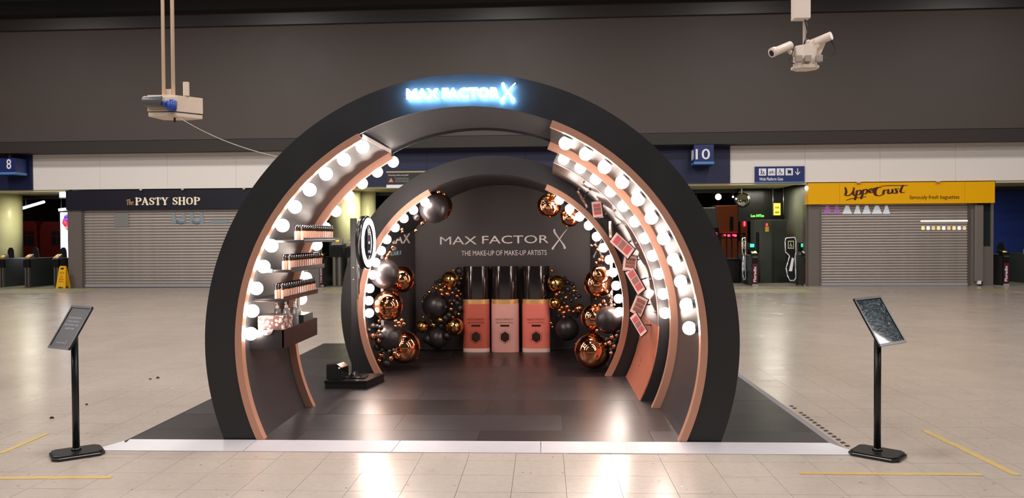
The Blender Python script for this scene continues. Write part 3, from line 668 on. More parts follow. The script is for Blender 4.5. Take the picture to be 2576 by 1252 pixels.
def balloon(px, py, pr, colr, Y, where):
    s = (Y-CAM.y)/FPX; r = pr*s*1.0; p = at(px, py, Y); p.z = max(p.z, PZ+r*.99)
    m = {'k': MATTE, 'c': CHROME, 'g': GOLD}[colr]; hi = pr > 12; key = (colr, hi)
    word = {'k': 'black', 'c': 'copper', 'g': 'gold'}[colr]
    if key not in unit:
        n, q = (40, 26) if hi else (20, 14)
        prof = [(max(1e-4, sin(pi*i/q)*(1 if i > q*.4 else 1-.06*(1-i/(q*.4)))), -cos(pi*i/q)*(1.0 if i > q/2 else 1.03)) for i in range(q+1)]
        o = MB().lathe(prof, n).build('balloon', m)
        kn = None
        if hi: kn = MB().lathe([(.012, -1.0), (.03, -1.05), (.055, -1.1), (.03, -1.1)], 12).build('knot', m, o)
        unit[key] = (o.data, kn.data if kn else None)
    else:
        o = bpy.data.objects.new('balloon', unit[key][0]); COL.objects.link(o)
        if unit[key][1]: kn = bpy.data.objects.new('knot', unit[key][1]); COL.objects.link(kn); kn.parent = o
    o.location = p; o.scale = (r, r, r); o.rotation_euler = (random.uniform(-.5, .9) if hi and p.z > PZ+r*1.2 else 0, random.uniform(-.5, .5) if hi and p.z > PZ+r*1.2 else 0, random.uniform(0, 6))
    if hi and p.z <= PZ+r*1.2: o.rotation_euler = (1.9, .3, 1.2)
    lab = BIG.get((px, py))
    if lab: tag(o, lab, 'balloon', 'balloons ' + where)
    else:
        bx, by = min(((b_[0]-px)**2+(b_[1]-py)**2, b_) for b_ in SHORT)[1]; dx, dy = px-bx, py-by
        side = ('right of' if dx > 0 else 'left of') if abs(dx) > abs(dy) else ('below' if dy > 0 else 'above')
        tag(o, '%s %s balloon %s %s' % ('small' if pr > 5 else 'tiny', word, side, SHORT[(bx, by)]), 'balloon', 'small %s balloons %s' % (word, where))
for k, (where, Y, L_) in CL.items():
    for px, py, pr, colr, dy in L_: balloon(px, py, pr, colr, Y+dy, where)

# ================================================================== LEFT SHELVES AND TRAY
GOLDR = mat('gold_ring', (210, 160, 110), .2, .9)
SHB = mat('shelf_black', (24, 23, 25), .3)
ORD = 'first second third fourth fifth sixth seventh eighth ninth tenth eleventh twelfth thirteenth fourteenth fifteenth'.split()
proto_b = None
def tester(x, y, z, lab, grp):
    global proto_b
    if proto_b is None:
        g = thing('foundation_bottle', lab, 'bottle', (x, y, z), 0, grp)
        MB().slab([(.0145*cos(t), .0145*sin(t)) for t in [2*pi*i/10 for i in range(10)]], 0, .066).build('body', mat('foundation_glass', (228, 172, 150), .18, coat=.5), g, autosm=True)
        MB().cyl((0, 0, .066), (0, 0, .071), .0125, n=10).build('neck_ring', GOLDR, g)
        MB().cyl((0, 0, .071), (0, 0, .118), .0135, n=10).build('cap', mat('glossy_black_cap'), g)
        proto_b = g
    else:
        g = copy_tree(proto_b); g.location = (x, y, z); g['label'] = lab; g['group'] = grp
for i, (z, xi, nm) in enumerate(((1.525, -1.285, 'top'), (1.295, -1.385, 'middle'), (1.07, -1.445, 'lowest'))):
    xw = -sqrt(1.72**2-(z-CZ)**2)
    g = thing('wall_shelf', nm+' black shelf of testers on the left inside wall of the front arch', 'shelf', (xi, .2, z))
    MB().box((xw-xi-.01, 0, -.022), (0, .9, 0)).build('board', SHB, g, bevel=.003)
    MB().box((-.004, 0, 0), (0, .9, .016)).build('lip', SHB, g)
    if i == 1: MB().box((xw-xi+.02, -.012, -.02), (xw-xi+.10, -.002, .006)).build('price_tag', WHITE, g)
    for r_ in range(2):
        for k in range(15):
            tester(xi-.022-r_*.05, .235+k*.0585, z, 'foundation tester, %s from the near end, %s row, %s wall shelf' % (ORD[k], ('aisle side', 'wall side')[r_], nm), 'foundation testers on the %s shelf' % nm)
# tray under the shelves
xt, zt0, zt1 = -1.455, .69, .83; xw = -1.735
g = thing('storage_tray', 'black open tray on the left inside wall holding tissue boxes', 'tray', (xt, .2, zt0))
m_ = MB(); a_ = .06
o8 = [(xw-xt, 0, zt1-zt0), (0, 0, zt1-zt0), (0, .9, zt1-zt0), (xw-xt, .9, zt1-zt0)]
def wall4(p, q, th, nm):
    MB().add([p, q, (q[0], q[1], 0), (p[0], p[1], 0), (p[0]+th[0], p[1]+th[1], p[2]), (q[0]+th[0], q[1]+th[1], q[2]), (q[0]+th[0], q[1]+th[1], 0), (p[0]+th[0], p[1]+th[1], 0)],
        [(0, 1, 2, 3), (7, 6, 5, 4), (0, 4, 5, 1), (1, 5, 6, 2), (2, 6, 7, 3), (3, 7, 4, 0)]).build(nm, SHB, g)
wall4(o8[1], o8[2], (-.01, 0), 'side_board'); wall4(o8[0], o8[1], (0, .01), 'end_board'); wall4(o8[3], o8[2], (0, -.01), 'end_board')
MB().box((xw-xt, 0, -.01), (0, .9, 0)).build('bottom_board', SHB, g)
BOXP = bpy.data.materials.new('speckled_card'); BOXP.use_nodes = True
nt = BOXP.node_tree; v = nt.nodes.new('ShaderNodeTexVoronoi'); v.inputs['Scale'].default_value = 38; r = nt.nodes.new('ShaderNodeValToRGB')
tc = nt.nodes.new('ShaderNodeTexCoord'); nt.links.new(tc.outputs['Object'], v.inputs['Vector']); nt.links.new(v.outputs['Distance'], r.inputs['Fac'])
r.color_ramp.elements[0].position = .3; r.color_ramp.elements[0].color = lin((226, 190, 178)); r.color_ramp.elements[1].position = .55; r.color_ramp.elements[1].color = lin((96, 66, 62))
nt.links.new(r.outputs['Color'], nt.nodes['Principled BSDF'].inputs['Base Color'])
TIS = mat('tissue_paper', (240, 222, 216), .8); GRNB = mat('green_box', (52, 66, 58), .4)
def tissue(name, x, y, z, sx, sy, sz, m, lab, up):
    g = thing(name, lab, 'box', (x, y, z))
    MB().box((-sx/2, -sy/2, 0), (sx/2, sy/2, sz)).build('carton', m, g, bevel=.003)
    if up:
        prof = [(.045, 0, .0), (.05, .02, .04), (.04, -.01, .08), (.05, .015, .12), (.03, 0, .15)]
        vs = []
        for k, (hw_, oy, z_) in enumerate(prof):
            for q in range(7): t = q/6; vs.append((.0+.012*sin(t*9+k), oy+(t-.5)*2*hw_*1, sz+z_+.012*sin(t*5+k)))
        n = 7; o = MB().add(vs, [(k*n+q, k*n+q+1, (k+1)*n+q+1, (k+1)*n+q) for k in range(4) for q in range(6)], True).build('tissue', TIS, g)
        md = o.modifiers.new('thick', 'SOLIDIFY'); md.thickness = .003
    return g
tissue('tissue_box', -1.56, .33, zt0, .20, .23, .245, BOXP, 'pink and brown speckled tissue box in the front of the tray', False)
tissue('tissue_box', -1.55, .88, zt0, .17, .26, .20, GRNB, 'dark green tissue box with a raised white tissue at the back of the tray', True)
CLR = mat('clear_plastic', (236, 232, 230), .08, trans=.75, alpha=1)
for k, (x, y) in enumerate(((-1.61, .52), (-1.55, .56), (-1.50, .63))):
    g = thing('spray_bottle', ('left', 'middle', 'right')[k]+' clear pump bottle standing between the two tissue boxes', 'bottle', (x, y, zt0), 0, 'clear bottles in the tray')
    MB().lathe([(.001, 0), (.027, 0), (.028, .01), (.028, .25), (.024, .27), (.013, .28), (.001, .28)], 18).build('body', CLR, g)
    MB().lathe([(.013, .275), (.015, .28), (.015, .30), (.006, .304), (.006, .33), (.001, .33)], 14).build('pump', TIS, g)
    MB().cyl((0, 0, .323), (.0, -.035, .32), .005, n=8).build('spout', TIS, g)
# half-round paper holder near the lowest left bulb
p = at(674, 830, .16)
g = thing('dish', 'small white half-round dish fixed left of the tray', 'dish', (p.x-.02, .2, p.z))
MB().lathe([(.001, -.045), (.02, -.042), (.038, -.026), (.045, 0), (.041, 0), (.034, -.022), (.018, -.037), (.001, -.04)], 20).build('bowl', TIS, g)
MB().box((-.06, .03, -.02), (.0, .04, .0)).build('bracket', SHB, g)

# ================================================================== PALETTES ON THE RIGHT DISPLAY WALL
SWP = mat('swatch_rose', (176, 70, 76), .4); SWB = mat('swatch_brown', (130, 84, 74), .4); CARD = mat('palette_card', (222, 178, 172), .3); PFR = mat('palette_frame', (40, 34, 36), .25)
ord_ = ['topmost', 'second from the top', 'third from the top', 'fourth from the top', 'fifth from the top', 'sixth from the top', 'third from the bottom', 'second from the bottom', 'lowest']
PAL = [(1480, 450, 1.75, .13, .2, 20, 60, 55), (1465, 500, 2.15, .03, .2, 20, 8, 30), (1503, 526, 2.1, .12, .17, -12, 30, 5), (1537, 577, 2.1, .12, .17, -5, 82, 0), (1566, 617, 1.95, .13, .28, 15, 35, 52), (1585, 661, 1.95, .14, .16, 0, 15, -8),
       (1599, 706, 1.9, .11, .28, 20, 40, 38), (1608, 768, 1.9, .14, .2, 0, 30, -24), (1607, 816, 1.85, .10, .24, 20, 45, 42)]
for i, (px, py, Y, wd, ht, tl, yw, rl) in enumerate(PAL):
    p = at(px, py, Y)
    R = Matrix.Rotation(radians(-yw), 3, 'Z') @ Matrix.Rotation(radians(-tl*.4), 3, 'X') @ Matrix.Rotation(radians(-rl), 3, 'Y')
    g = thing('display_palette', 'angled make-up palette, %s on the right display wall' % ord_[i], 'palette', p, 0, 'palettes on the right display wall'); 
    g.rotation_euler = R.to_euler()
    h, k = wd/2, ht/2
    MB().box((-h, -.006, -k), (h, .01, k)).build('tray', PFR, g, bevel=.003)
    MB().box((-h+.007, -.009, -k+.007), (h-.007, -.006, k-.007)).build('card', CARD, g)
    n_ = 3
    for q in range(n_):
        z = -k+.03+(2*k-.06)*(q+.5)/n_; cell = (2*k-.06)/n_
        MB().box((-h*.62, -.011, z-cell*.46), (h*.72, -.009, z+cell*.46)).build('swatch', (SWP, SWB)[(q+i) % 2] if q != 1 else SWB, g, bevel=.001)
    # bracket arm to the wall
    dx, dz = p.x, p.z-CZ; r = sqrt(dx*dx+dz*dz); t = atan2(dz, dx); w_ = Vector((1.598*cos(t), p.y+.02, CZ+1.598*sin(t)))
    inv = R.transposed(); q_ = inv @ (w_-p)
    MB().cyl((0, .012, 0), q_, .006, n=8).sphere((0, .016, 0), .013, 10, 8).sphere(tuple(q_), .014, 10, 8).build('bracket_arm', PFR, g)

# ================================================================== RING LIGHT KIOSK
g0 = thing('kiosk_base', 'low black plinth under the ring light stand on the deck', 'plinth', (-1.38, 2.13, PZ))
MB().slab([(-.25, -.2), (.17, -.2), (.26, .22), (-.16, .22)], 0, .075).build('plinth', SHB, g0, bevel=.004)
MB().slab([(-.255, -.205), (.175, -.205), (.265, .225), (-.165, .225)], .058, .078).build('top_rim', PBLACK, g0)
p = at(893, 960, 2.13)
k0 = thing('ring_light_stand', 'tall black photo stand with an oval glowing white ring light', 'ring light', (p.x, 2.13, PZ+.078), radians(0))
MB().box((-.12, -.08, 0), (.12, .08, .012)).build('foot_plate', PBLACK, k0, bevel=.003)
MB().lathe([(.07, .012), (.05, .03), (.03, .05), (.025, .07)], 24).build('foot_collar', PBLACK, k0)
MB().box((-.03, -.022, .03), (.03, .022, 1.62)).build('column', mat('stand_black', (26, 27, 30), .4), k0, bevel=.004)
for z in (1.0, 1.12): MB().cyl((0, -.022, z), (0, -.03, z), .006, n=8).build('screw', STEEL, k0)
rc = at(925, 610, 2.08)-k0.location; YAW = radians(86)
Rz = Matrix.Rotation(YAW, 3, 'Z')
def ringpart(prof, name, m, n=48):
    m_ = MB(); k = len(prof); vs = []; fs = []
    for i in range(n):
        t = 2*pi*i/n
        for r_, y_ in prof: vs.append(Vector(rc)+Rz @ Vector((r_*cos(t)*.93, y_, r_*sin(t))))
    for i in range(n):
        j = (i+1) % n
        for q in range(k): fs.append((i*k+q, j*k+q, j*k+(q+1) % k, i*k+(q+1) % k))
    return m_.add(vs, fs, True).build(name, m, k0)
ringpart([(.18, -.008), (.265, -.008), (.27, .0), (.27, .05), (.18, .05)], 'ring_housing', PBLACK)
ringpart([(.186, -.009), (.25, -.009), (.25, -.016), (.186, -.016)], 'light_ring', mat('ring_lamp', (255, 255, 255), .4, emit=7, ecol=(236, 242, 255)))
m_ = MB(); n = 48; vs = [Vector(rc)+Rz @ Vector((.184*cos(2*pi*i/n)*.93, y_, .184*sin(2*pi*i/n))) for y_ in (.0, .03) for i in range(n)]
m_.add(vs, [tuple(range(n)), tuple(reversed(range(n, 2*n)))]+[(i, n+i, n+(i+1) % n, (i+1) % n) for i in range(n)]).build('mirror_disc', mat('dark_mirror', (70, 64, 70), .12, .6), k0)
m_ = MB(); m_.box((-.05, -.014, -.13), (.05, -.002, .14), Rz, rc).build('tablet', PBLACK, k0)
for z in (.09, 0, -.09):
    put_text(MB(), 'OK' if z == 0 else ('=' if z > 0 else '[+]'), Vector(rc)+Rz @ Vector((-.025, -.015, z-.012)), Rz @ Vector((1, 0, 0)), (0, 0, 1), .05, .024, .002).build('screen_icon', mat('screen_icon', (220, 226, 240), .4, emit=.6), k0)
m_ = MB(); m_.box((.0, -.02, .8), (.03, .03, 1.35), None, (.02, 0, 0)).build('back_bracket', PBLACK, k0)
p = at(848, 952, 2.05)
g = thing('speaker_box', 'small black wedge speaker box on the plinth beside the ring light', 'speaker', (p.x, 2.07, PZ+.078), radians(-12))
MB().prism([(-.085, 0), (.085, 0), (.085, .12), (.03, .16), (-.085, .15)], -.08, .08).build('case', PBLACK, g, bevel=.006)
MB().cyl((.06, -.081, .12), (.06, -.084, .12), .006, n=8).build('led', mat('led_white', (255, 255, 255), .3, emit=2), g)

# ================================================================== SIGN STANDS
def sign_stand(base_px, cor, zb, label, kind, rz):
    """cor: photo corners TL,TR,BR,BL ; panel rebuilt as a rectangle in 3D"""
    b = ground(*base_px); s = (b.y-CAM.y)/FPX
    g = thing('sign_stand', label, 'sign stand', (b.x, b.y, 0))
    pl = [(-.155, -.10), (-.12, -.135), (.13, -.135), (.165, -.09), (.165, .07), (.13, .11), (-.13, .11), (-.155, .08)]
    Rb = Matrix.Rotation(rz, 3, 'Z')
    MB().slab([tuple((Rb @ Vector((x*1.05, y*1.05, 0)))[:2]) for x, y in pl], 0, .022).build('base', PBLACK, g, bevel=.007, seg=3)
    MB().slab([tuple((Rb @ Vector((x*.97, y*.97, 0)))[:2]) for x, y in pl], .02, .034).build('base_top', PBLACK, g, bevel=.005)
    w2, h2, vy, c = cor; kx, kz = (c[0]-1288)/FPX, (626-c[1])/FPX
    wc = Vector((w2[0]+kx*vy, vy, w2[1]+kz*vy)); hy = -(wc.x*h2[0]+wc.z*h2[1])/(wc.x*kx+wc.y+wc.z*kz)
    hc = Vector((h2[0]+kx*hy, hy, h2[1]+kz*hy)); sd = s*.98
    W_ = (RT*wc.x+FW*wc.y+UP*wc.z)*sd; H_ = (RT*hc.x+FW*hc.y+UP*hc.z)*sd
    ctr = at(c[0], c[1], b.y-.02)-b
    nv = W_.cross(H_).normalized()
    if nv.y > 0: nv = -nv
    top = ctr-nv*.03
    MB().cyl((0, 0, .03), (0, 0, top.z-.02), .0235, n=20).build('pole', mat('stand_pole', (34, 36, 38), .3, .5), g)
    MB().cyl((0, 0, .034), (0, 0, .05), .035, .028, n=20).build('pole_collar', PBLACK, g)
    m_ = MB(); m_.cyl((0, 0, top.z-.04), ctr-nv*.012-H_*.05, .016, n=10).build('tilt_bracket', PBLACK, g)
    def quad(a, bz, y0, y1):
        vs = []
        for d in (y0, y1):
            for sx, sz in ((-1, -1), (1, -1), (1, 1), (-1, 1)): vs.append(ctr+W_*(a*sx)+H_*(bz*sz)+nv*d)
        return vs, [(0, 3, 2, 1), (4, 5, 6, 7), (0, 1, 5, 4), (1, 2, 6, 5), (2, 3, 7, 6), (3, 0, 4, 7)]
    MB().add(*quad(.5, .5, -.012, .0)).build('panel_frame', PBLACK, g, bevel=.008, seg=3)
    ex = W_.normalized(); ez = H_.normalized(); wl, hl = W_.length, H_.length
    for sx in (-1, 1): 
        MB().add([ctr+ex*(sx*wl*.48+dx)+ez*dz+nv*d for d in (-.002, .006) for dx, dz in ((-.007, -hl*.49), (.007, -hl*.49), (.007, hl*.49), (-.007, hl*.49))], [(0, 3, 2, 1), (4, 5, 6, 7), (0, 1, 5, 4), (1, 2, 6, 5), (2, 3, 7, 6), (3, 0, 4, 7)]).build('frame_rail', PBLACK, g)
    for sz in (-1, 1):
        MB().add([ctr+ez*(sz*hl*.48+dz)+ex*dx+nv*d for d in (-.002, .008) for dx, dz in ((-wl*.5, -.009), (wl*.5, -.009), (wl*.5, .009), (-wl*.5, .009))], [(0, 3, 2, 1), (4, 5, 6, 7), (0, 1, 5, 4), (1, 2, 6, 5), (2, 3, 7, 6), (3, 0, 4, 7)]).build('frame_rail', mat('frame_rail_grey', (58, 58, 62), .25, .3), g)
    if kind == 'text':
        MB().add(*quad(.45, .46, 0, .002)).build('poster', mat('poster_black', (30, 30, 36), .3), g)
        for k, t in enumerate(('PLEASE MAINTAIN', 'SOCIAL DISTANCE', 'AND SANITISE YOUR', 'HANDS HERE')):
            ww = wl*(.62, .56, .66, .44)[k]
            put_text(MB(), t, ctr-ex*ww/2+ez*(hl*.20-k*.028)+nv*.003, ex, ez, ww, .012, .001).build('poster_lettering', mat('poster_ink', (176, 176, 190), .5), g)
        put_text(MB(), 'MAX FACTOR', ctr-ex*.055-ez*hl*.38+nv*.003, ex, ez, .085, .009, .001).build('poster_lettering', MATS['poster_ink'], g)
        m_ = MB(); strokes(m_, XLOGO, lambda x, y, d: ctr+ex*(.035+x*.022)+ez*(-hl*.40+y*.032)+nv*(.003+d), .001); m_.build('poster_cross', MATS['poster_ink'], g)
    else:
        GL = bpy.data.materials.new('creased_film'); GL.use_nodes = True; nt = GL.node_tree; b_ = nt.nodes['Principled BSDF']
        tc = nt.nodes.new('ShaderNodeTexCoord'); wv_ = nt.nodes.new('ShaderNodeTexNoise'); wv_.inputs['Scale'].default_value = 20; wv_.inputs['Detail'].default_value = 4; wv_.inputs['Distortion'].default_value = 2.2
        mp = nt.nodes.new('ShaderNodeMapping'); mp.inputs['Scale'].default_value = (.5, 1, 1.2)
        nt.links.new(tc.outputs['Object'], mp.inputs['Vector']); nt.links.new(mp.outputs['Vector'], wv_.inputs['Vector'])
        bp = nt.nodes.new('ShaderNodeBump'); bp.inputs['Strength'].default_value = 1; bp.inputs['Distance'].default_value = .03
        nt.links.new(wv_.outputs['Fac'], bp.inputs['Height']); nt.links.new(bp.outputs['Normal'], b_.inputs['Normal'])
        b_.inputs['Base Color'].default_value = lin((60, 74, 84)); b_.inputs['Metallic'].default_value = .5; b_.inputs['Roughness'].default_value = .14; b_.inputs['Coat Weight'].default_value = 1; b_.inputs['Coat Roughness'].default_value = .03; b_.inputs['Specular IOR Level'].default_value = 1
        MB().add(*quad(.44, .45, 0, .002)).build('poster', GL, g)
    return g
sign_stand((192, 1143), ((54, -5), (63, 111), -40, (178, 823)), 0, 'left black sign stand with white lettering on its tilted board', 'text', radians(38))
sign_stand((2207, 1144), ((67, 9), (-66, 118), 40, (2213, 806)), 0, 'right black sign stand with a creased glossy film on its tilted board', 'film', radians(-40))

# ================================================================== HANGING EQUIPMENT
Y_ = 3.0
a = at(370, 238, Y_); b = at(487, 292, Y_)
g = thing('power_box', 'hanging off-white power box with blue sockets on two long poles', 'power box', ((a.x+b.x)/2, Y_, b.z), radians(0))
ox = (a.x+b.x)/2; w_ = (b.x-a.x)/2; h_ = a.z-b.z
Rb = Matrix.Rotation(radians(0), 3, 'Z')
bod = [(-w_, 0), (w_*.12, -.0), (w_, .25), (w_*.1, .33), (-w_*.85, .28)]
MB().slab(bod, .06, h_*.98).build('case', OFFW, g, bevel=.006)
MB().slab([(x*.98, y+.004) for x, y in bod], .0, .056).build('case_bottom', OFFW, g, bevel=.012)
MB().slab([(x*.985, y+.004) for x, y in bod], .05, .064).build('seam', CORK, g)
MB().cyl((-w_-.01, -.05, h_*.66), (-w_+.2, -.05, h_*.66), .058, n=20).build('dark_drum', mat('drum_grey', (74, 72, 78), .35), g, bevel=.004)
BLU = mat('socket_blue', (34, 64, 150), .3)
MB().lathe([(.001, 0), (.034, 0), (.036, .05), (.03, .06), (.001, .06)], 16, (-.065+.03, -.05, .1)).build('socket_small', BLU, g)
MB().lathe([(.001, -.0), (.048, 0), (.054, .03), (.054, .1), (.04, .12), (.001, .12)], 18, (.045, -.06, .055)).build('socket_large', BLU, g)
for x in (-.065+.03, .045): MB().box((x-.045, -.05, .16), (x+.045, .0, .22)).build('socket_hood', OFFW, g, bevel=.008)
MB().box((.1, .1, h_), (.16, .14, h_+.16)).build('bracket_plate', OFFW, g, bevel=.004)
MB().box((-.12, .1, h_), (-.02, .13, h_+.08)).build('bracket_plate', OFFW, g, bevel=.004)
MB().cyl((.0, .1, -.0), (.0, .1, -.05), .012, n=10).build('cable_gland', CORK, g)
for px in (412, 436):
    p0 = at(px, 238, Y_+.08); p1 = at(px-2, 0, Y_+.08); d = (p1-p0).normalized(); q0 = p0-Vector((ox, Y_, b.z))
    MB().cyl((q0.x, .08, h_*.9), (q0.x, .08, 9.6-b.z), .0195 if px == 412 else .021, n=14).build('pole', mat('pole_tan', (238, 212, 188), .5), g)
# slack wire from the box to the arch
P0 = at(432, 284, Y_-.02); P3 = at(752, 361, .9); _r3 = 1.98/sqrt(P3.x**2+(P3.z-CZ)**2); P3 = Vector((P3.x*_r3, P3.y, CZ+(P3.z-CZ)*_r3))
m_ = MB(); pts = [P0.lerp(P3, t)-Vector((0, 0, .10*4*t*(1-t))) for t in [i/24 for i in range(25)]]
for p, q in zip(pts[:-1], pts[1:]): m_.cyl(p-P0, q-P0, .0045, n=6, caps=False)
o = m_.build('hanging_cable', mat('grey_cable', (150, 140, 132), .4), loc=P0); tag(o, 'thin slack cable running from the hanging power box to the arch', 'cable')

Y_ = 6.0
c0_ = at(2025, 150, Y_); s_ = (Y_-CAM.y)/FPX
g = thing('camera_cluster', 'off-white hanging camera bracket with two security cameras at upper right', 'security camera', (c0_.x, Y_, c0_.z))
L = lambda px, py, y=0: Vector(((px-2025)*s_, y, (150-py)*s_))
CAMW = mat('camera_offwhite', (216, 200, 190), .4)
MB().cyl(L(2027, 125, .05), (L(2027, 0).x, .05, 9.6-c0_.z), .028, n=16).build('pole', CAMW, g)
q = L(2013, 26); MB().box((q.x-.115, -.12, q.z-.16), (q.x+.115, .06, q.z+.24)).build('junction_box', CAMW, g, bevel=.006)
m_ = MB(); oc = [(.16*cos(pi/4*i+pi/8)*1.05, .16*sin(pi/4*i+pi/8)) for i in range(8)]
m_.slab(oc, -.12, .19).build('hub', CAMW, g, bevel=.005)
MB().slab([(x*1.18, y*1.18) for x, y in oc], -.14, -.10).build('hub_flange', CAMW, g, bevel=.004)
MB().box((-.08, -.2, -.155), (.08, -.12, -.11)).build('label_plate', OFFW, g)
for x, ry in ((-.15, 0), (-.02, 0), (.14, 0)): MB().box((x-.045, -.22, -.075), (x+.045, -.14, .02)).build('sensor', mat('sensor_grey', (150, 140, 128), .4), g, bevel=.008)
def bullet(p0, p1, r, nm, plate):
    a_, b_ = Vector(p0), Vector(p1); d = (b_-a_).normalized()
    o = MB().cyl(a_, b_, r, n=22).build('camera_housing', CAMW, g, bevel=.006)
    MB().cyl(a_-d*.05+Vector((0, 0, .006)), a_+d*.02+Vector((0, 0, .006)), r*1.12, n=22).build('sun_hood', CAMW, o)
    MB().cyl(a_-d*.003, a_-d*.055, r*.7, n=18).build('lens', PBLACK, o)
bullet(L(1944, 135, -.12), L(1990, 114, .0), .062, 0, 0)
bullet(L(2040, 110, .1), L(2082, 97, -.12), .062, 0, 0)
m_ = MB(); m_.cyl(L(1985, 128, 0), L(2003, 140, 0), .03, n=12).build('arm', CAMW, g); MB().cyl(L(2060, 112, 0), L(2042, 135, 0), .03, n=12).build('arm', CAMW, g)
MB().prism([(L(2038, 118).x, L(0, 118).z), (L(2078, 108).x, L(0, 108).z), (L(2064, 140).x, L(0, 140).z), (L(2042, 140).x, L(0, 140).z)], .04, .06).build('mount_plate', OFFW, g)
def wire(pts, r=.006, name='cable'):
    P = [Vector(p) for p in pts]; Q = []
    for i in range(len(P)-1):
        a0, a1, a2, a3 = P[max(i-1, 0)], P[i], P[i+1], P[min(i+2, len(P)-1)]
        for k in range(6):
            t = k/6; Q.append(.5*((2*a1)+(-a0+a2)*t+(2*a0-5*a1+4*a2-a3)*t*t+(-a0+3*a1-3*a2+a3)*t**3))
    Q.append(P[-1]); m_ = MB()
    for p, q in zip(Q[:-1], Q[1:]): m_.cyl(p, q, r, n=6, caps=False)
    return m_
wire([L(2024, 44, -.0), L(2026, 60, -.02), L(2029, 80, -.02), L(2024, 104, -.03), L(2018, 118, -.06)], .012).build('cable', PBLACK, g)
wire([L(2080, 105, -.1), L(2092, 125, -.1), L(2085, 145, -.1), L(2055, 155, -.12)], .007).build('cable', PBLACK, g)
wire([L(1996, 122, -.05), L(1988, 140, -.1), L(1982, 155, -.1), L(1994, 165, -.12)], .007).build('cable', PBLACK, g)
# end hanging equipment

# ================================================================== STATION BACKGROUND
WPR = mat('sign_white', (228, 228, 236), .5, emit=.12)
def fbox(px0, py0, px1, py1, d, parent_u, y0, y1, mb=None):
    u0, z1 = FU(px0, py0, d); u1, z0 = FU(px1, py1, d)
    return (mb or MB()).box((u0-parent_u, y0, max(z0, .0)), (u1-parent_u, y1, z1))
# numbered platform boxes
def number_box(px0, py0, px1, py1, txt, label, tx0, tx1, ty0, ty1, side):
    d = -.62; u0, z1 = FU(px0, py0, d); u1, z0 = FU(px1, py1, d); uc = (u0+u1)/2
    g = fthing('platform_number_sign', label, 'sign', uc, d, z=z0)
    MB().box((u0-uc, 0, 0), (u1-uc, .5, z1-z0)).build('box', mat('number_box_blue', (30, 44, 104), .4), g, bevel=.004)
    MB().box((u0-uc-.004, -.012, .02), (u1-uc+.004, .5, .09)).build('light_strip', LBLUE, g)
    a, zb = FU(tx0, ty1, d); b, zt = FU(tx1, ty0, d)
    put_text(MB(), txt, (a-uc, 0, zb-z0), (1, 0, 0), (0, 0, 1), b-a, zt-zb, .01, .006).build('number', WPR, g)
    if side: put_text(MB(), txt, (u0-uc, .42, zb-z0), (0, -1, 0), (0, 0, 1), .34, zt-zb, .01, .006).build('number', WPR, g)
    MB().box((-.04, .2, z1-z0), (.04, .28, 4.5-z0-(z1-z0)+(z1-z0))).build('hanger', BROWND, g)
number_box(1746, 364, 1796, 414, '10', 'blue platform box reading 10 above the right gates', 1750, 1786, 374, 401, True)
number_box(-14, 398, 40, 440, '8', 'blue platform box reading 8 at the far left edge', 17, 28, 400, 425, False)
# wide gate sign
u0, z1 = FU(1899, 419, -.07); u1, z0 = FU(2024, 459, -.07); uc = (u0+u1)/2; W_ = u1-u0
g = fthing('wide_gate_sign', 'blue sign with four white pictograms and an arrow on the white fascia', 'sign', uc, -.07, z=z0)
MB().box((-W_/2, 0, 0), (W_/2, .045, z1-z0)).build('board', mat('sign_blue', (34, 46, 110), .4), g)
MB().box((-W_/2, -.006, 0), (W_/2, .0, .03)).build('light_strip', LBLUE, g)
sx = W_/125; px2 = lambda p: (p-1899)*sx-W_/2; pz2 = lambda p: (459-p)*sx
INK = mat('pictogram_ink', (30, 36, 70), .5)
PIC = [[[(.3, .85, .16), (.3, .84, .16)], [(.3, .68, .14), (.32, .4, .12)], [(.32, .4, .1), (.2, .12, .08)], [(.32, .4, .1), (.46, .12, .08)], [(.34, .6, .07), (.6, .5, .06)], [(.66, .5, .12), (.67, .49, .12)], [(.66, .4, .1), (.58, .12, .07)], [(.66, .36, .08), (.8, .12, .07)]],
       [[(.25+.16*cos(t), .36+.16*sin(t), .05) for t in [2*pi*i/12 for i in range(13)]], [(.75+.16*cos(t), .36+.16*sin(t), .05) for t in [2*pi*i/12 for i in range(13)]], [(.25, .36, .05), (.42, .62, .05)], [(.42, .62, .05), (.68, .6, .05)], [(.25, .36, .05), (.52, .36, .05)], [(.52, .36, .05), (.68, .68, .05)]],
       [[(.42, .85, .15), (.42, .84, .15)], [(.42, .7, .12), (.44, .45, .12)], [(.44, .45, .1), (.66, .42, .1)], [(.66, .42, .09), (.76, .18, .08)], [(.35, .55, .05), (.22, .35, .05), (.3, .14, .05), (.5, .1, .05), (.62, .26, .05)]],
       [[(.2, .85, .06), (.28, .82, .06), (.3, .24, .06)], [(.3, .24, .06), (.85, .24, .06)], [(.45, .36, .3), (.46, .62, .3)], [(.7, .36, .22), (.7, .66, .22)], [(.38, .12, .1), (.39, .12, .1)], [(.76, .12, .1), (.77, .12, .1)]]]
for i, x in enumerate((1909, 1932, 1954, 1976)):
    o = MB().box((px2(x), -.008, pz2(440)), (px2(x+18.5), .0, pz2(422))).build('pictogram_tile', WPR, g)
    m_ = MB(); strokes(m_, PIC[i], frame((px2(x+1), -.008, pz2(439)), (1, 0, 0), (0, 0, 1), 16.5*sx, 16.5*sx, (0, -1, 0)), .004, 2); m_.build('pictogram', INK, o)
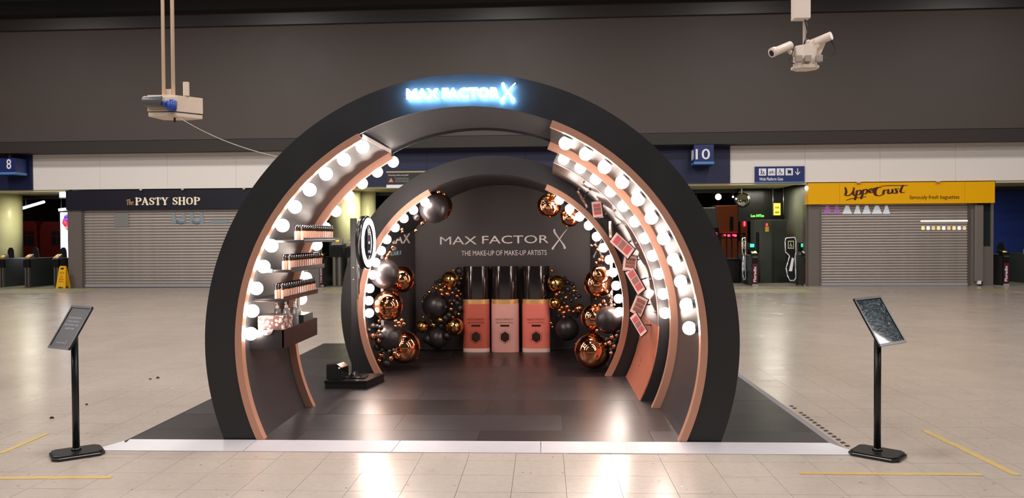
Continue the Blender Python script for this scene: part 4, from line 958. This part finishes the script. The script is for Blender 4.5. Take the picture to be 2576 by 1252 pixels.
m_ = MB(); strokes(m_, [[(.5, 1, .14), (.5, .05, .14)], [(.08, .45, .14), (.5, .03, .14)], [(.92, .45, .14), (.5, .03, .14)]], frame((px2(2000), -.0, pz2(439)), (1, 0, 0), (0, 0, 1), 13*sx, 16*sx, (0, -1, 0)), .006); m_.build('arrow', WPR, g)
put_text(MB(), 'Wide Platform Gate', (px2(1910), 0, pz2(453)), (1, 0, 0), (0, 0, 1), 60*sx, 8*sx, .005, .01).build('sign_lettering', WPR, g)
# ticket warning banner on the navy band
u0, z1 = FU(972, 431, -.1); u1, z0 = FU(1078, 472, -.1); uc = (u0+u1)/2
g = fthing('warning_banner', 'dark banner with a warning triangle hanging above the gates beyond the left bulbs', 'banner', uc, -.12, z=z0)
MB().box((u0-uc, 0, .1), (u1-uc, .03, z1-z0-.04)).build('board', mat('banner_dark', (46, 44, 44), .5), g)
MB().box((u0-uc, -.005, z1-z0-.04), (u1-uc, .035, z1-z0)).build('top_rail', mat('banner_gold', (196, 180, 130), .5), g)
MB().box((u0-uc, -.002, 0), (u1-uc, .03, .1)).build('white_foot', WPR, g)
put_text(MB(), 'Warning. Have you paid?', (u0-uc+.06, 0, .36), (1, 0, 0), (0, 0, 1), .62, .05, .004).build('banner_lettering', WPR, g)
for k in range(3): put_text(MB(), ('Travelling without a', 'valid ticket may mean', 'you pay a penalty fare')[k], (u0-uc+.27, 0, .28-k*.05), (1, 0, 0), (0, 0, 1), .42, .024, .004).build('banner_lettering', WPR, g)
MB().prism([(u0-uc+.07, .18), (u0-uc+.22, .18), (u0-uc+.145, .31)], -.006, 0).build('warning_triangle', mat('warn_pink', (220, 150, 140), .5), g)

# ticket gates
MAROON = mat('advert_maroon', (86, 22, 28), .4); PADY = mat('reader_yellow', (232, 190, 70), .4, emit=.15)
def gate(px, label, d=.2, ln=1.7, advert=False, paddle=True, green=False, w_=.17, hgt=1.0, wide=False):
    u, _ = FU(px, 700, d); g = fthing('ticket_gate', label, 'ticket gate', u, d, 'ticket gates along the platform line')
    h = w_/2
    MB().box((-h, .02, 0), (h, ln, hgt*.88)).build('cabinet', DGREY, g, bevel=.01)
    MB().box((-h-.004, .2, hgt*.88), (h+.004, ln-.1, hgt*.91)).build('cabinet_top', STEEL, g)
    if advert:
        MB().box((-h, -.03, .0), (h, .02, hgt*.97)).build('front_post', PBLACK, g, bevel=.006)
        MB().box((-h+.01, -.036, .06), (h-.01, -.03, .66)).build('advert_panel', MAROON, g)
        MB().box((-h, -.04, 0), (h, -.028, .05)).build('kick_plate', ALU, g)
        put_text(MB(), 'Floradix', (h*.35, -.037, .12), (0, 0, 1), (-1, 0, 0), .46, h*.95, .003, .02).build('advert_lettering', WPR, g)
        MB().box((-h+.01, -.04, hgt*.84), (h-.01, -.03, hgt*.9)).build('ticket_slot', STEEL, g)
    else:
        for s_ in (-1, 1): MB().box((s_*h*.55-h*.3, -.03, 0), (s_*h*.55+h*.3, .03, hgt*.66)).build('steel_leg', STEEL, g, bevel=.01)
        MB().box((-h*1.3, -.04, hgt*.62), (h*1.1, .05, hgt*.86)).build('reader_box', PBLACK, g, bevel=.008)
    vs = [(-h*1.1, -.06, hgt*.88), (h*1.1, -.06, hgt*.88), (h*1.1, .2, hgt*.88), (-h*1.1, .2, hgt*.88), (-h*1.0, -.03, hgt*.93), (h*1.0, -.03, hgt*.93), (h*1.0, .2, hgt*1.04), (-h*1.0, .2, hgt*1.04)]
    MB().add(vs, [(0, 3, 2, 1), (4, 5, 6, 7), (0, 1, 5, 4), (1, 2, 6, 5), (2, 3, 7, 6), (3, 0, 4, 7)]).build('reader_top', PBLACK if advert else SHGREY, g, bevel=.006)
    MB().lathe([(.001, 0), (.055, 0), (.055, .022), (.001, .022)], 20, (0, 0, 0), 1.1, 1.1).build('reader_pad', PADY, g, loc=(0, .05, hgt*.96), rot=(radians(38), 0, 0))
    if paddle:
        for s_ in (-1,):
            pl = [(-.11, .3), (.11, .3), (.12, .9), (.1, 1.15), (.05, 1.24), (-.05, 1.24), (-.1, 1.15), (-.12, .9)]
            MB().prism(pl, .9, .93).build('gate_paddle', mat('paddle_black', (24, 26, 26), .3), g, loc=(-.36, 0, 0), bevel=.004)
            MB().cyl((-.36, .9, .02), (-.36, .9, .34), .02, n=10).build('paddle_hinge', STEEL, g)
    if green:
        MB().box((-.1, .3, hgt), (.08, .5, hgt+.28)).build('indicator_housing', PBLACK, g, bevel=.01)
        MB().box((-.07, .29, hgt+.15), (.05, .3, hgt+.25)).build('indicator_light', mat('green_led', (40, 240, 130), .4, emit=4), g, bevel=.004)
    return g
gate(5, 'ticket gate at the far left edge of the gate line')
gate(69, 'second ticket gate from the left in front of the red train')
gate(142, 'ticket gate beside the yellow wet floor sign')
gate(808, 'ticket gate with maroon advert panel seen under the lowest left shelf', advert=True, paddle=False, ln=.9)
gate(848, 'grey ticket gate seen through the arch right of the maroon advert panel', d=.5, ln=.9, w_=.3, hgt=1.45, paddle=False)
gate(884, 'grey ticket gate seen just left of the ring light column', d=.7, ln=.8, w_=.28, hgt=1.4, paddle=False)
gate(1814, 'ticket gate half hidden by the right side of the big arch')
gate(1899, 'ticket gate with maroon advert panel left of the tall dark machine', advert=True, green=True, paddle=False)
gate(2029, 'ticket gate with maroon advert panel beside the orange shop', advert=True, green=True, paddle=False)
gate(2530, 'ticket gate with maroon advert panel at the far right edge', advert=True)
gate(2590, 'ticket gate cut off by the right frame edge', d=1.2)
# wide gate leaves with a white outline
def wide_leaf(px, d, wd, label, yaw):
    u, _ = FU(px, 640, d); g = fthing('wide_gate_leaf', label, 'gate leaf', u, d, 'wide gate leaves', rz=yaw)
    out = [(-.5, 1.42), (.38, 1.44), (.5, 1.34), (.5, .98), (.42, .86), (.46, .5), (.5, .22), (.34, .14), (-.1, .14), (-.34, .3), (-.46, .52), (-.3, .68), (-.12, .88), (-.3, .94), (-.52, 1.0), (-.56, 1.3)]
    P = [(x*wd, z) for x, z in out]
    MB().prism([(x*.92, .8+(z-.8)*.96) for x, z in P], -.012, .012).build('leaf_panel', PBLACK, g)
    m_ = MB()
    for i in range(len(P)):
        a_, b_ = P[i], P[(i+1) % len(P)]; m_.cyl((a_[0], -.016, a_[1]), (b_[0], -.016, b_[1]), .014, n=6)
    m_.build('white_outline', WPR, g)
    MB().box((-.3*wd, -.03, 1.1), (.3*wd, -.014, 1.34)).build('pictogram_plate', mat('plate_yellowish', (196, 200, 150), .4), g)
    MB().box((-.22*wd, -.034, 1.13), (.22*wd, -.03, 1.31)).build('pictogram_inset', PBLACK, g)
    m_ = MB(); strokes(m_, [[(x, z, w*.9) for x, z, w in l_] for l_ in PIC[2]], frame((-.2*wd, -.034, 1.13), (1, 0, 0), (0, 0, 1), .4*wd, .18, (0, -1, 0)), .004, 2); m_.build('pictogram', WPR, g)
    MB().prism([(-.2*wd, .42), (.12*wd, .42), (.3*wd, .8), (.1*wd, .84)], -.03, -.014).build('leaf_emblem', WPR, g)
    MB().cyl((.62*wd, 0, 0), (.62*wd, 0, 1.3), .03, n=12).build('hinge_post', DGREY, g)
    MB().box((.5*wd, -.02, .3), (.64*wd, .02, .4)).build('hinge_arm', DGREY, g)
wide_leaf(1989, .5, .30, 'white-outlined wide gate leaf with pictogram beside the rightmost gates', 0)
wide_leaf(1870, .9, .30, 'narrow-looking white-outlined gate leaf left of the dark machine', radians(60))
# tall dark machine
d = 1.6; u0, _ = FU(1903, 600, d); u1, _ = FU(1982, 600, d); uc = (u0+u1)/2
g = fthing('gate_machine', 'tall dark grey machine cabinet between the right ticket gates', 'machine', uc, d)
pl = [(u0-uc, .3), (u0-uc+.12, .0), (-.02, -.02), (.1, .06), (u1-uc, .16), (u1-uc, .8), (u0-uc, .8)]
MB().slab(pl, 0, 2.0).build('cabinet', mat('machine_green_grey', (58, 62, 56), .4), g, bevel=.01)
MB().box((-.22, -.03, 1.62), (-.11, -.015, 1.78)).build('yellow_label', mat('label_yellow', (226, 190, 40), .5), g)
MB().box((-.2, -.03, 1.8), (-.14, -.015, 1.88)).build('red_display', mat('red_led', (255, 60, 70), .4, emit=2), g)
MB().box((u0-uc+.02, .05, 1.0), (u0-uc+.07, .16, 1.6)).build('card_slot', PBLACK, g)
# dark side wall of the passage + notice
d = 1.2; ua, _ = FU(1946, 600, 3.2); ub, _ = FU(2036, 600, .3)
o = MB(); o.add([FP(ub, .2, 0), FP(ub+.05, .3, 0), FP(ua+.35, 3.4, 0), FP(ua+.3, 3.3, 0), FP(ub, .2, 3.06), FP(ub+.05, .3, 3.06), FP(ua+.35, 3.4, 3.06), FP(ua+.3, 3.3, 3.06)],
  [(0, 3, 2, 1), (4, 5, 6, 7), (0, 1, 5, 4), (1, 2, 6, 5), (2, 3, 7, 6), (3, 0, 4, 7)]); o = o.build('wall_passage', mat('passage_wall', (70, 72, 62), .5)); o['kind'] = 'structure'
d = 2.4; u, zt = FU(1946, 511, d); u2, zb = FU(1963, 541, d)
g = fthing('yellow_notice', 'small yellow notice hanging above the tall dark machine', 'notice', (u+u2)/2, d, z=zb)
MB().box((-(u2-u)/2, -.02, 0), ((u2-u)/2, 0, zt-zb)).build('sheet', mat('notice_yellow', (228, 214, 60), .5, emit=.2), g)
MB().box((-.07, -.024, .06), (.07, -.02, .13)).build('print_block', mat('notice_ink', (120, 110, 40), .5), g); MB().box((-.07, -.024, .22), (.07, -.02, .28)).build('print_block', MATS['notice_ink'], g)
for x in (-(u2-u)/2-.02, (u2-u)/2+.1): MB().cyl((x, 0, -.02), (x, 0, 3.06-zb), .015, n=8).build('hanger_rod', STEEL, g)
# convex mirror on a rod
d = 1.4; u, z = FU(1868, 503, d); s_ = 26/83
g = fthing('convex_mirror', 'round convex mirror hanging over the right gates', 'mirror', u, d, z=z)
MB().lathe([(.001, .09), (.12, .075), (.2, .03), (.225, -.02), (.001, -.02)], 32).build('mirror_dome', mat('mirror_glass', (200, 200, 190), .06, 1), g, rot=(radians(80), 0, 0))
MB().lathe([(.225, -.03), (.24, -.02), (.24, .01), (.222, .02)], 32).build('mirror_rim', PBLACK, g, rot=(radians(80), 0, 0))
MB().cyl((-.02, .02, .2), (-.02, .02, 3.02-z), .016, n=10).build('hanging_rod', OFFW, g)
# dot matrix display
d = 3.0; u, z = FU(1889, 545, d); u2, _ = FU(1922, 545, d)
g = fthing('led_display', 'black display with small green dot letters above the machine', 'display', (u+u2)/2, d, z=z-.15)
MB().box((-.62, 0, 0), (.9, .15, 1.1)).build('housing', PBLACK, g)
put_text(MB(), 'Lee S4Tso', (-(u2-u)/2, -.0, .14), (1, 0, 0), (0, 0, 1), u2-u, .09, .004, .02).build('led_lettering', mat('green_led_text', (90, 255, 70), .4, emit=3), g)
MB().cyl((-.5, .07, 1.1), (-.5, .07, 5.2-z), .02, n=8).build('hanger_rod', STEEL, g); MB().cyl((.8, .07, 1.1), (.8, .07, 5.2-z), .02, n=8).build('hanger_rod', STEEL, g)
# trains
def train(px0, px1, d, label, mcol, wins, py_top, L_=9):
    u0, zt = FU(px0, py_top, d); u1, _ = FU(px1, 600, d); uc = (u0+u1)/2; h = (u1-u0)/2
    g = fthing('train_carriage', label, 'train', uc, d)
    pl = [(-h, .5), (h, .5), (h, zt-.5), (h*.93, zt-.2), (h*.7, zt), (-h*.7, zt), (-h*.93, zt-.2), (-h, zt-.5)]
    MB().prism(pl, 0, L_).build('body', mcol, g, bevel=.03)
    MB().box((-h*.9, .1, .0), (h*.9, L_-.2, .5)).build('underframe', VOID, g)
    for a_, b_, c_, e_ in wins:
        MB().box((h*a_, -.02, .5+(zt-.5)*b_), (h*c_, .01, .5+(zt-.5)*e_)).build('window', mat('train_window', (30, 36, 42), .1), g, bevel=.004)
    return g, h, zt, uc
RED = mat('train_red', (104, 26, 24), .4)
tw = [(-.8, .38, -.1, .62), (.0, .38, .7, .62), (-.8, .66, -.45, .74), (-.38, .66, -.1, .74), (.02, .66, .34, .74), (.4, .66, .7, .74)]
train(44, 93, 12, 'red train carriage seen behind the left gates, left one', RED, tw, 556)
train(99, 166, 12, 'red train carriage seen behind the left gates, right one with pale window frames', RED, [(-.1, .4, .25, .62), (.32, .4, .7, .62), (-.1, .66, .25, .75), (.32, .66, .7, .75)], 558)
u, z = FU(118, 600, 11); area('platform_lamp', FP(u, 9, 4.9), (3, .3), 60, (1, .9, .75))  # unseen area light added to lift the dark red carriages
SILV = mat('train_silver', (120, 124, 118), .3, .5); ORT = mat('train_orange', (150, 78, 44), .3, .2)
g, h, zt, uc = train(1700, 1822, 7.5, 'silver and orange train standing beyond the right gates', SILV, [(.1, .25, .5, .62), (.55, .25, .9, .62)], 522)
ua, _ = FU(1822, 600, 7.5); ub, _ = FU(1880, 600, 7.5); zt2 = FU(1850, 515, 7.5)[1]
MB().prism([(ua-uc-.02, .5), (ub-uc, .5), (ub-uc, zt2-.35), (ub-uc-.15, zt2), (ua-uc-.35, zt2-.02)], -.05, 8).build('orange_end', ORT, g, bevel=.03)
for a_, b_, c_, e_ in ((1836, 545, 1845, 580), (1857, 545, 1863, 605)):
    x0_, z1_ = FU(a_, b_, 7.4); x1_, z0_ = FU(c_, e_, 7.4); MB().box((x0_-uc, -.08, z0_), (x1_-uc, -.05, z1_)).build('door_window', MATS['train_window'], g)
for px, py in ((1826, 590), (1835, 592), (1846, 590), (1852, 592), (1804, 588)):
    x, z = FU(px, py, 7.3); MB().lathe([(.001, 0), (.05, 0), (.04, .03), (.001, .04)], 12).build('tail_lamp', mat('red_lamp', (255, 40, 70), .3, emit=7), g, loc=(x-uc, -.06, z), rot=(radians(90), 0, 0))
x, z = FU(1875, 565, 7.3); MB().box((x-uc-.03, -.08, z-.05), (x-uc+.03, -.05, z+.3)).build('red_strip_light', MATS['red_lamp'], g)
p = FP(FU(1840, 560, 5)[0], 5.2, 4.6); area('platform_lamp', p, (2, .4), 45, (1, .9, .8))  # unseen fill light for the silver and orange train
for px, py, r_, d in ((1807, 495, .13, 10), (1844, 495, .04, 10), (1752, 508, .05, 10)):
    u, z = FU(px, py, d); g = fthing('distant_lamp', '%s lamp glowing over the dark platform beyond the right gates' % {1807: 'brightest and largest', 1844: 'small round', 1752: 'small leftmost'}[px], 'lamp', u, d, z=z)
    MB().sphere((0, 0, 0), r_, 14, 10).build('lamp_glass', mat('far_lamp', (255, 244, 236), .4, emit=9), g); MB().cyl((0, 0, r_), (0, 0, 5.2-z), .015, n=6).build('lamp_rod', DGREY, g)
for k, (px0, py0, px1, py1) in enumerate(((58, 523, 66, 512), (147, 528, 172, 523))):
    d = 7; u0, z0 = FU(px0, py0, d); u1, z1 = FU(px1, py1, d)
    g = fthing('tube_light', ('steeply', 'slightly')[k]+' slanted bright tube light over the left platform', 'lamp', u0, d, z=z0)
    MB().cyl((0, 0, 0), (u1-u0, 1.1 if k == 0 else .3, z1-z0+(.12 if k == 0 else 0)), .055, n=12).build('tube', mat('tube_glow', (240, 248, 255), .4, emit=6), g)
    MB().cyl((.05, .1, .05), (.05, .1, 5.2-z0), .012, n=6).build('drop_rod', DGREY, g)
# fence in front of the right train
d = 4.2; u0, _ = FU(1760, 600, d); u1, _ = FU(1876, 600, d); g = fthing('platform_fence', 'black rail fence in front of the silver and orange train', 'fence', u0, d)
for py in (588, 598): z = FU(1800, py, d)[1]; MB().box((0, 0, z-.02), (u1-u0, .04, z+.02)).build('rail', PBLACK, g)
for px in (1766, 1781, 1797, 1813, 1828, 1841, 1856, 1872): x, z = FU(px, 588, d); MB().box((x-u0-.02, 0, 0), (x-u0+.02, .04, z)).build('upright', PBLACK, g)
# ad screen
d = 2.3; u0, z1 = FU(152, 534, d); u1, z0 = FU(186, 632, d); g = fthing('advert_screen', 'bright white advertising screen with a purple flower at far left', 'screen', u0, d)
MB().box((-.05, .0, 0), (u1-u0+.05, .14, z1+.05)).build('housing', PBLACK, g)
MB().box((0, -.01, z0-.3), (u1-u0, .0, z1)).build('screen', mat('screen_white', (225, 236, 255), .4, emit=3.2), g)
fx, fz = FU(170, 560, d)
for k, (dx, dz, r_, cc) in enumerate(((0, .1, .16, (120, 50, 170)), (-.06, -.04, .15, (190, 30, 80)), (.05, -.1, .15, (210, 50, 90)), (-.02, .22, .1, (100, 60, 190)), (.02, -.2, .1, (230, 120, 110)))):
    MB().lathe([(.001, 0), (r_, 0), (r_, .01), (.001, .012)], 18, (0, 0, 0), 1, .6).build('flower_petal', mat('petal_%s' % 'abcde'[k], cc, .5, emit=.8), g, loc=(fx-u0+dx, -.012-.003*k, fz+dz), rot=(radians(90), k*.9, 0))
d = .1; u0, z1 = FU(148, 479, d); u1, z0 = FU(171, 498, d); g = fthing('information_screen', 'small bright screen hanging under the fascia at far left', 'screen', u0, d, z=z0)
MB().box((0, 0, 0), (u1-u0, .08, z1-z0)).build('housing', PBLACK, g); MB().box((.02, -.01, .02), (u1-u0-.02, 0, z1-z0-.05)).build('screen', MATS['screen_white'], g)
MB().box((.1, .03, z1-z0), (.14, .06, 3.06-z0)).build('hanger', DGREY, g)
# wet floor sign
u, _ = FU(159, 725, -.25); g = fthing('wet_floor_sign', 'yellow folding wet floor sign beside the left gates', 'warning sign', u, -.25)
YL = mat('sign_yellow', (232, 178, 20), .4); RD = mat('sign_red_ink', (190, 50, 20), .5)
def board(yb, yt):
    def P(x, z, o): t = z/.68; return (x*(1-.32*t), yb+(yt-yb)*t+o, z)
    out = [(-.155, 0), (-.08, 0), (-.07, .04), (.07, .04), (.08, 0), (.155, 0), (.155, .6), (.13, .68), (-.13, .68), (-.155, .6)]
    n = len(out); vs = [P(x, z, 0) for x, z in out]+[P(x, z, .014) for x, z in out]
    return MB().add(vs, [tuple(range(n)), tuple(reversed(range(n, 2*n)))]+[(i, n+i, n+(i+1) % n, (i+1) % n) for i in range(n)])
board(-.13, -.015).build('front_board', YL, g); board(.13, .015).build('back_board', YL, g)
t = lambda z: -.13+.115*z/.68-.004
m_ = MB(); m_.add([(-.07, t(.26), .26), (.07, t(.26), .26), (0, t(.4)-.002, .4), (-.05, t(.27), .275), (.05, t(.27), .275), (0, t(.37)-.002, .37)], [(0, 1, 4, 3), (1, 2, 5, 4), (2, 0, 3, 5)]).build('warning_triangle', RD, g)
put_text(MB(), 'CAUTION', (-.07, t(.46), .45), (1, 0, 0), (0, 0, 1), .14, .03, .003).build('sign_lettering', RD, g)
put_text(MB(), 'WET FLOOR', (-.08, t(.2), .19), (1, 0, 0), (0, 0, 1), .16, .03, .003).build('sign_lettering', RD, g)
MB().box((-.05, t(.6), .56), (.05, t(.6)+.01, .62)).build('handle_slot', PBLACK, g)
# dark bin beyond the right gates
u, _ = FU(1842, 690, 1.8); g = fthing('litter_bin', 'dark bin behind the fence between the right gates', 'bin', u, 1.8)
MB().slab([(-.2, -.15), (.2, -.15), (.2, .2), (-.2, .2)], 0, .72).build('bin_body', VOID, g, bevel=.02); MB().slab([(-.22, -.17), (.22, -.17), (.22, .22), (-.22, .22)], .72, .78).build('bin_lid', PBLACK, g, bevel=.01)
# glowing patches on the shutters stand in for lamp reflections and lit goods behind
def glow(shop_c0, parent, px0, py0, px1, py1, m, nm='shutter_light_patch'):
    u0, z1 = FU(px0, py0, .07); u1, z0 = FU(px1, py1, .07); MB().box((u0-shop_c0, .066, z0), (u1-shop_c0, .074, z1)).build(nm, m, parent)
cR = (FU(2033, 480, -.12)[0]+FU(2503, 480, -.12)[0])/2; cL = (FU(168, 500)[0]+FU(800, 500)[0])/2
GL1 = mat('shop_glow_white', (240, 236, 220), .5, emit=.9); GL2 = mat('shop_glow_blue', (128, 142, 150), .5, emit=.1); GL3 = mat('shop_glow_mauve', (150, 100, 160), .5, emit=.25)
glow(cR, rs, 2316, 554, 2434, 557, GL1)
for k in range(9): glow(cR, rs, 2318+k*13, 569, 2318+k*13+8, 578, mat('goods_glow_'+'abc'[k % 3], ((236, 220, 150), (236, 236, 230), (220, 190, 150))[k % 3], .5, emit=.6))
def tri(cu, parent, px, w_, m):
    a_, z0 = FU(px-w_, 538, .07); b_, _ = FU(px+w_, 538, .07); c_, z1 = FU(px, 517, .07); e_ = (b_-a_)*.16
    MB().prism([(a_-cu, z0), (b_-cu, z0), (c_-cu+e_, z1), (c_-cu-e_, z1)], .064, .074).build('shutter_light_patch', m, parent)
for px, w_, m in ((2081, 11, GL3), (2105, 10, GL3), (2131, 12, GL2), (2157, 9, GL2), (2180, 11, GL1), (2206, 13, GL1), (2230, 9, GL1)): tri(cR, rs, px, w_, mat(m.name+'_lamp', (200, 206, 214) if m != GL3 else (150, 100, 160), .5, emit=.35))  # tapered glowing patches stand in for lamp reflections on the right shutter
glow(cL, ls, 288, 536, 324, 570, mat('light_patch_faint', (132, 130, 128), .5))
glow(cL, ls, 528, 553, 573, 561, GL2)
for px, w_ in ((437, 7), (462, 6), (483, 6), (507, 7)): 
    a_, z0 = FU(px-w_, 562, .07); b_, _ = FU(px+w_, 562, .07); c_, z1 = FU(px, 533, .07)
    MB().prism([(a_-cL, z0), (b_-cL, z0), (c_-cL+.03, z1), (c_-cL-.03, z1)], .066, .074).build('shutter_light_patch', GL2, ls)
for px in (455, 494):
    a_, z0 = FU(px, 556, .07); MB().lathe([(.001, 0), (.14, 0), (.14, .01), (.001, .01)], 20, (0, 0, 0), 1, .6).build('shutter_light_patch', GL2, ls, loc=(a_-cL, .06, z0), rot=(radians(90), 0, 0))

# ================================================================== THINGS ON THE FLOOR
def tape(p0, p1, wd, label):
    a = ground(*p0); b = ground(*p1); d = (b-a); L_ = d.length; g = (a+b)/2
    n = 14; vs = []
    for i in range(n+1):
        t = (i/n-.5)*L_; j = random.uniform(-.004, .004)
        vs += [(t, -wd/2+j, .0005), (t, wd/2+j, .0005), (t, wd/2+j, .0018), (t, -wd/2+j, .0018)]
    fs = []
    for i in range(n):
        q = 4*i; r = q+4; fs += [(q+k, r+k, r+(k+1) % 4, q+(k+1) % 4) for k in range(4)]
    fs += [(3, 2, 1, 0), (4*n, 4*n+1, 4*n+2, 4*n+3)]
    o = MB().add(vs, fs).build('floor_tape', YEL, None, loc=g, rot=(0, 0, atan2(d.y, d.x))); tag(o, label, 'tape', 'yellow tape marks')
tape((-40, 1202), (280, 1200), .055, 'yellow tape strip across the bottom left floor')
tape((0, 1140), (118, 1090), .05, 'short yellow tape strip at the left frame edge behind the sign stand')
tape((2010, 1190), (2468, 1193), .05, 'long yellow tape strip across the floor in front of the right sign stand')
tape((2325, 1082), (2560, 1195), .055, 'slanted yellow tape strip at the bottom right corner')
for px, py, r_, lab in ((378, 954, .010, 'smaller of two dark crumbs on the floor left of the arch'), (397, 951, .014, 'larger of two dark crumbs on the floor left of the arch'), (218, 1018, .010, 'tiny dark crumb behind the left sign stand pole'), (130, 1052, .013, 'brown crumb near the left sign stand base')):
    p = ground(px, py); m_ = MB(); m_.lathe([(.001, 0), (r_, .002), (r_*1.1, r_*.7), (r_*.5, r_*1.3), (.001, r_*1.4)], 7, (0, 0, 0), 1.3, .9)
    m_.v = [(x*random.uniform(.8, 1.2), y*random.uniform(.8, 1.2), z) for x, y, z in m_.v]
    tag(m_.build('crumb', CORK, None, loc=(p.x, p.y, 0)), lab, 'debris', 'crumbs on the floor')
# worn black and yellow hazard tape beside the right ramp
g = thing('hazard_tape', 'worn black and yellow hazard tape along the right edge of the deck', 'tape', (2.77, .1, 0))
pa = ground(1985, 1020); pb = ground(2135, 1128); n = 16
for i in range(n):
    t = i/n; p = pa.lerp(pb, t)-Vector((2.77, .1, 0)); q = pa.lerp(pb, t+.5/n)-Vector((2.77, .1, 0)); w_ = Vector((.035, .015, 0))
    MB().add([p, q, q+w_*random.uniform(.5, 1.2), p+w_*random.uniform(.5, 1.2)]+[v+Vector((0, 0, .0015)) for v in (p, q, q+w_, p+w_)], [(0, 3, 2, 1), (4, 5, 6, 7), (0, 1, 5, 4), (1, 2, 6, 5), (2, 3, 7, 6), (3, 0, 4, 7)]).build('tape_stripe', CORK if i != 2 else YEL, g)
# tactile strips at the gate line
for k, (px0, px1) in enumerate(((-60, 168), (790, 905), (1838, 2068), (2510, 2600))):
    a = ground(px0, 737); b = ground(px1, 737); c_ = ground(px1, 727); g = struct('trim_%d' % (7+k))
    n = max(2, int((b.x-a.x)/.4))
    for i in range(n):
        x0 = a.x+(b.x-a.x)*i/n; x1 = a.x+(b.x-a.x)*(i+1)/n
        MB().box((x0+.005, a.y, 0), (x1-.005, c_.y, .004)).build('tactile_slab', mat('tactile_olive', (140, 134, 100), .6, var=.5, vscale=5), g)
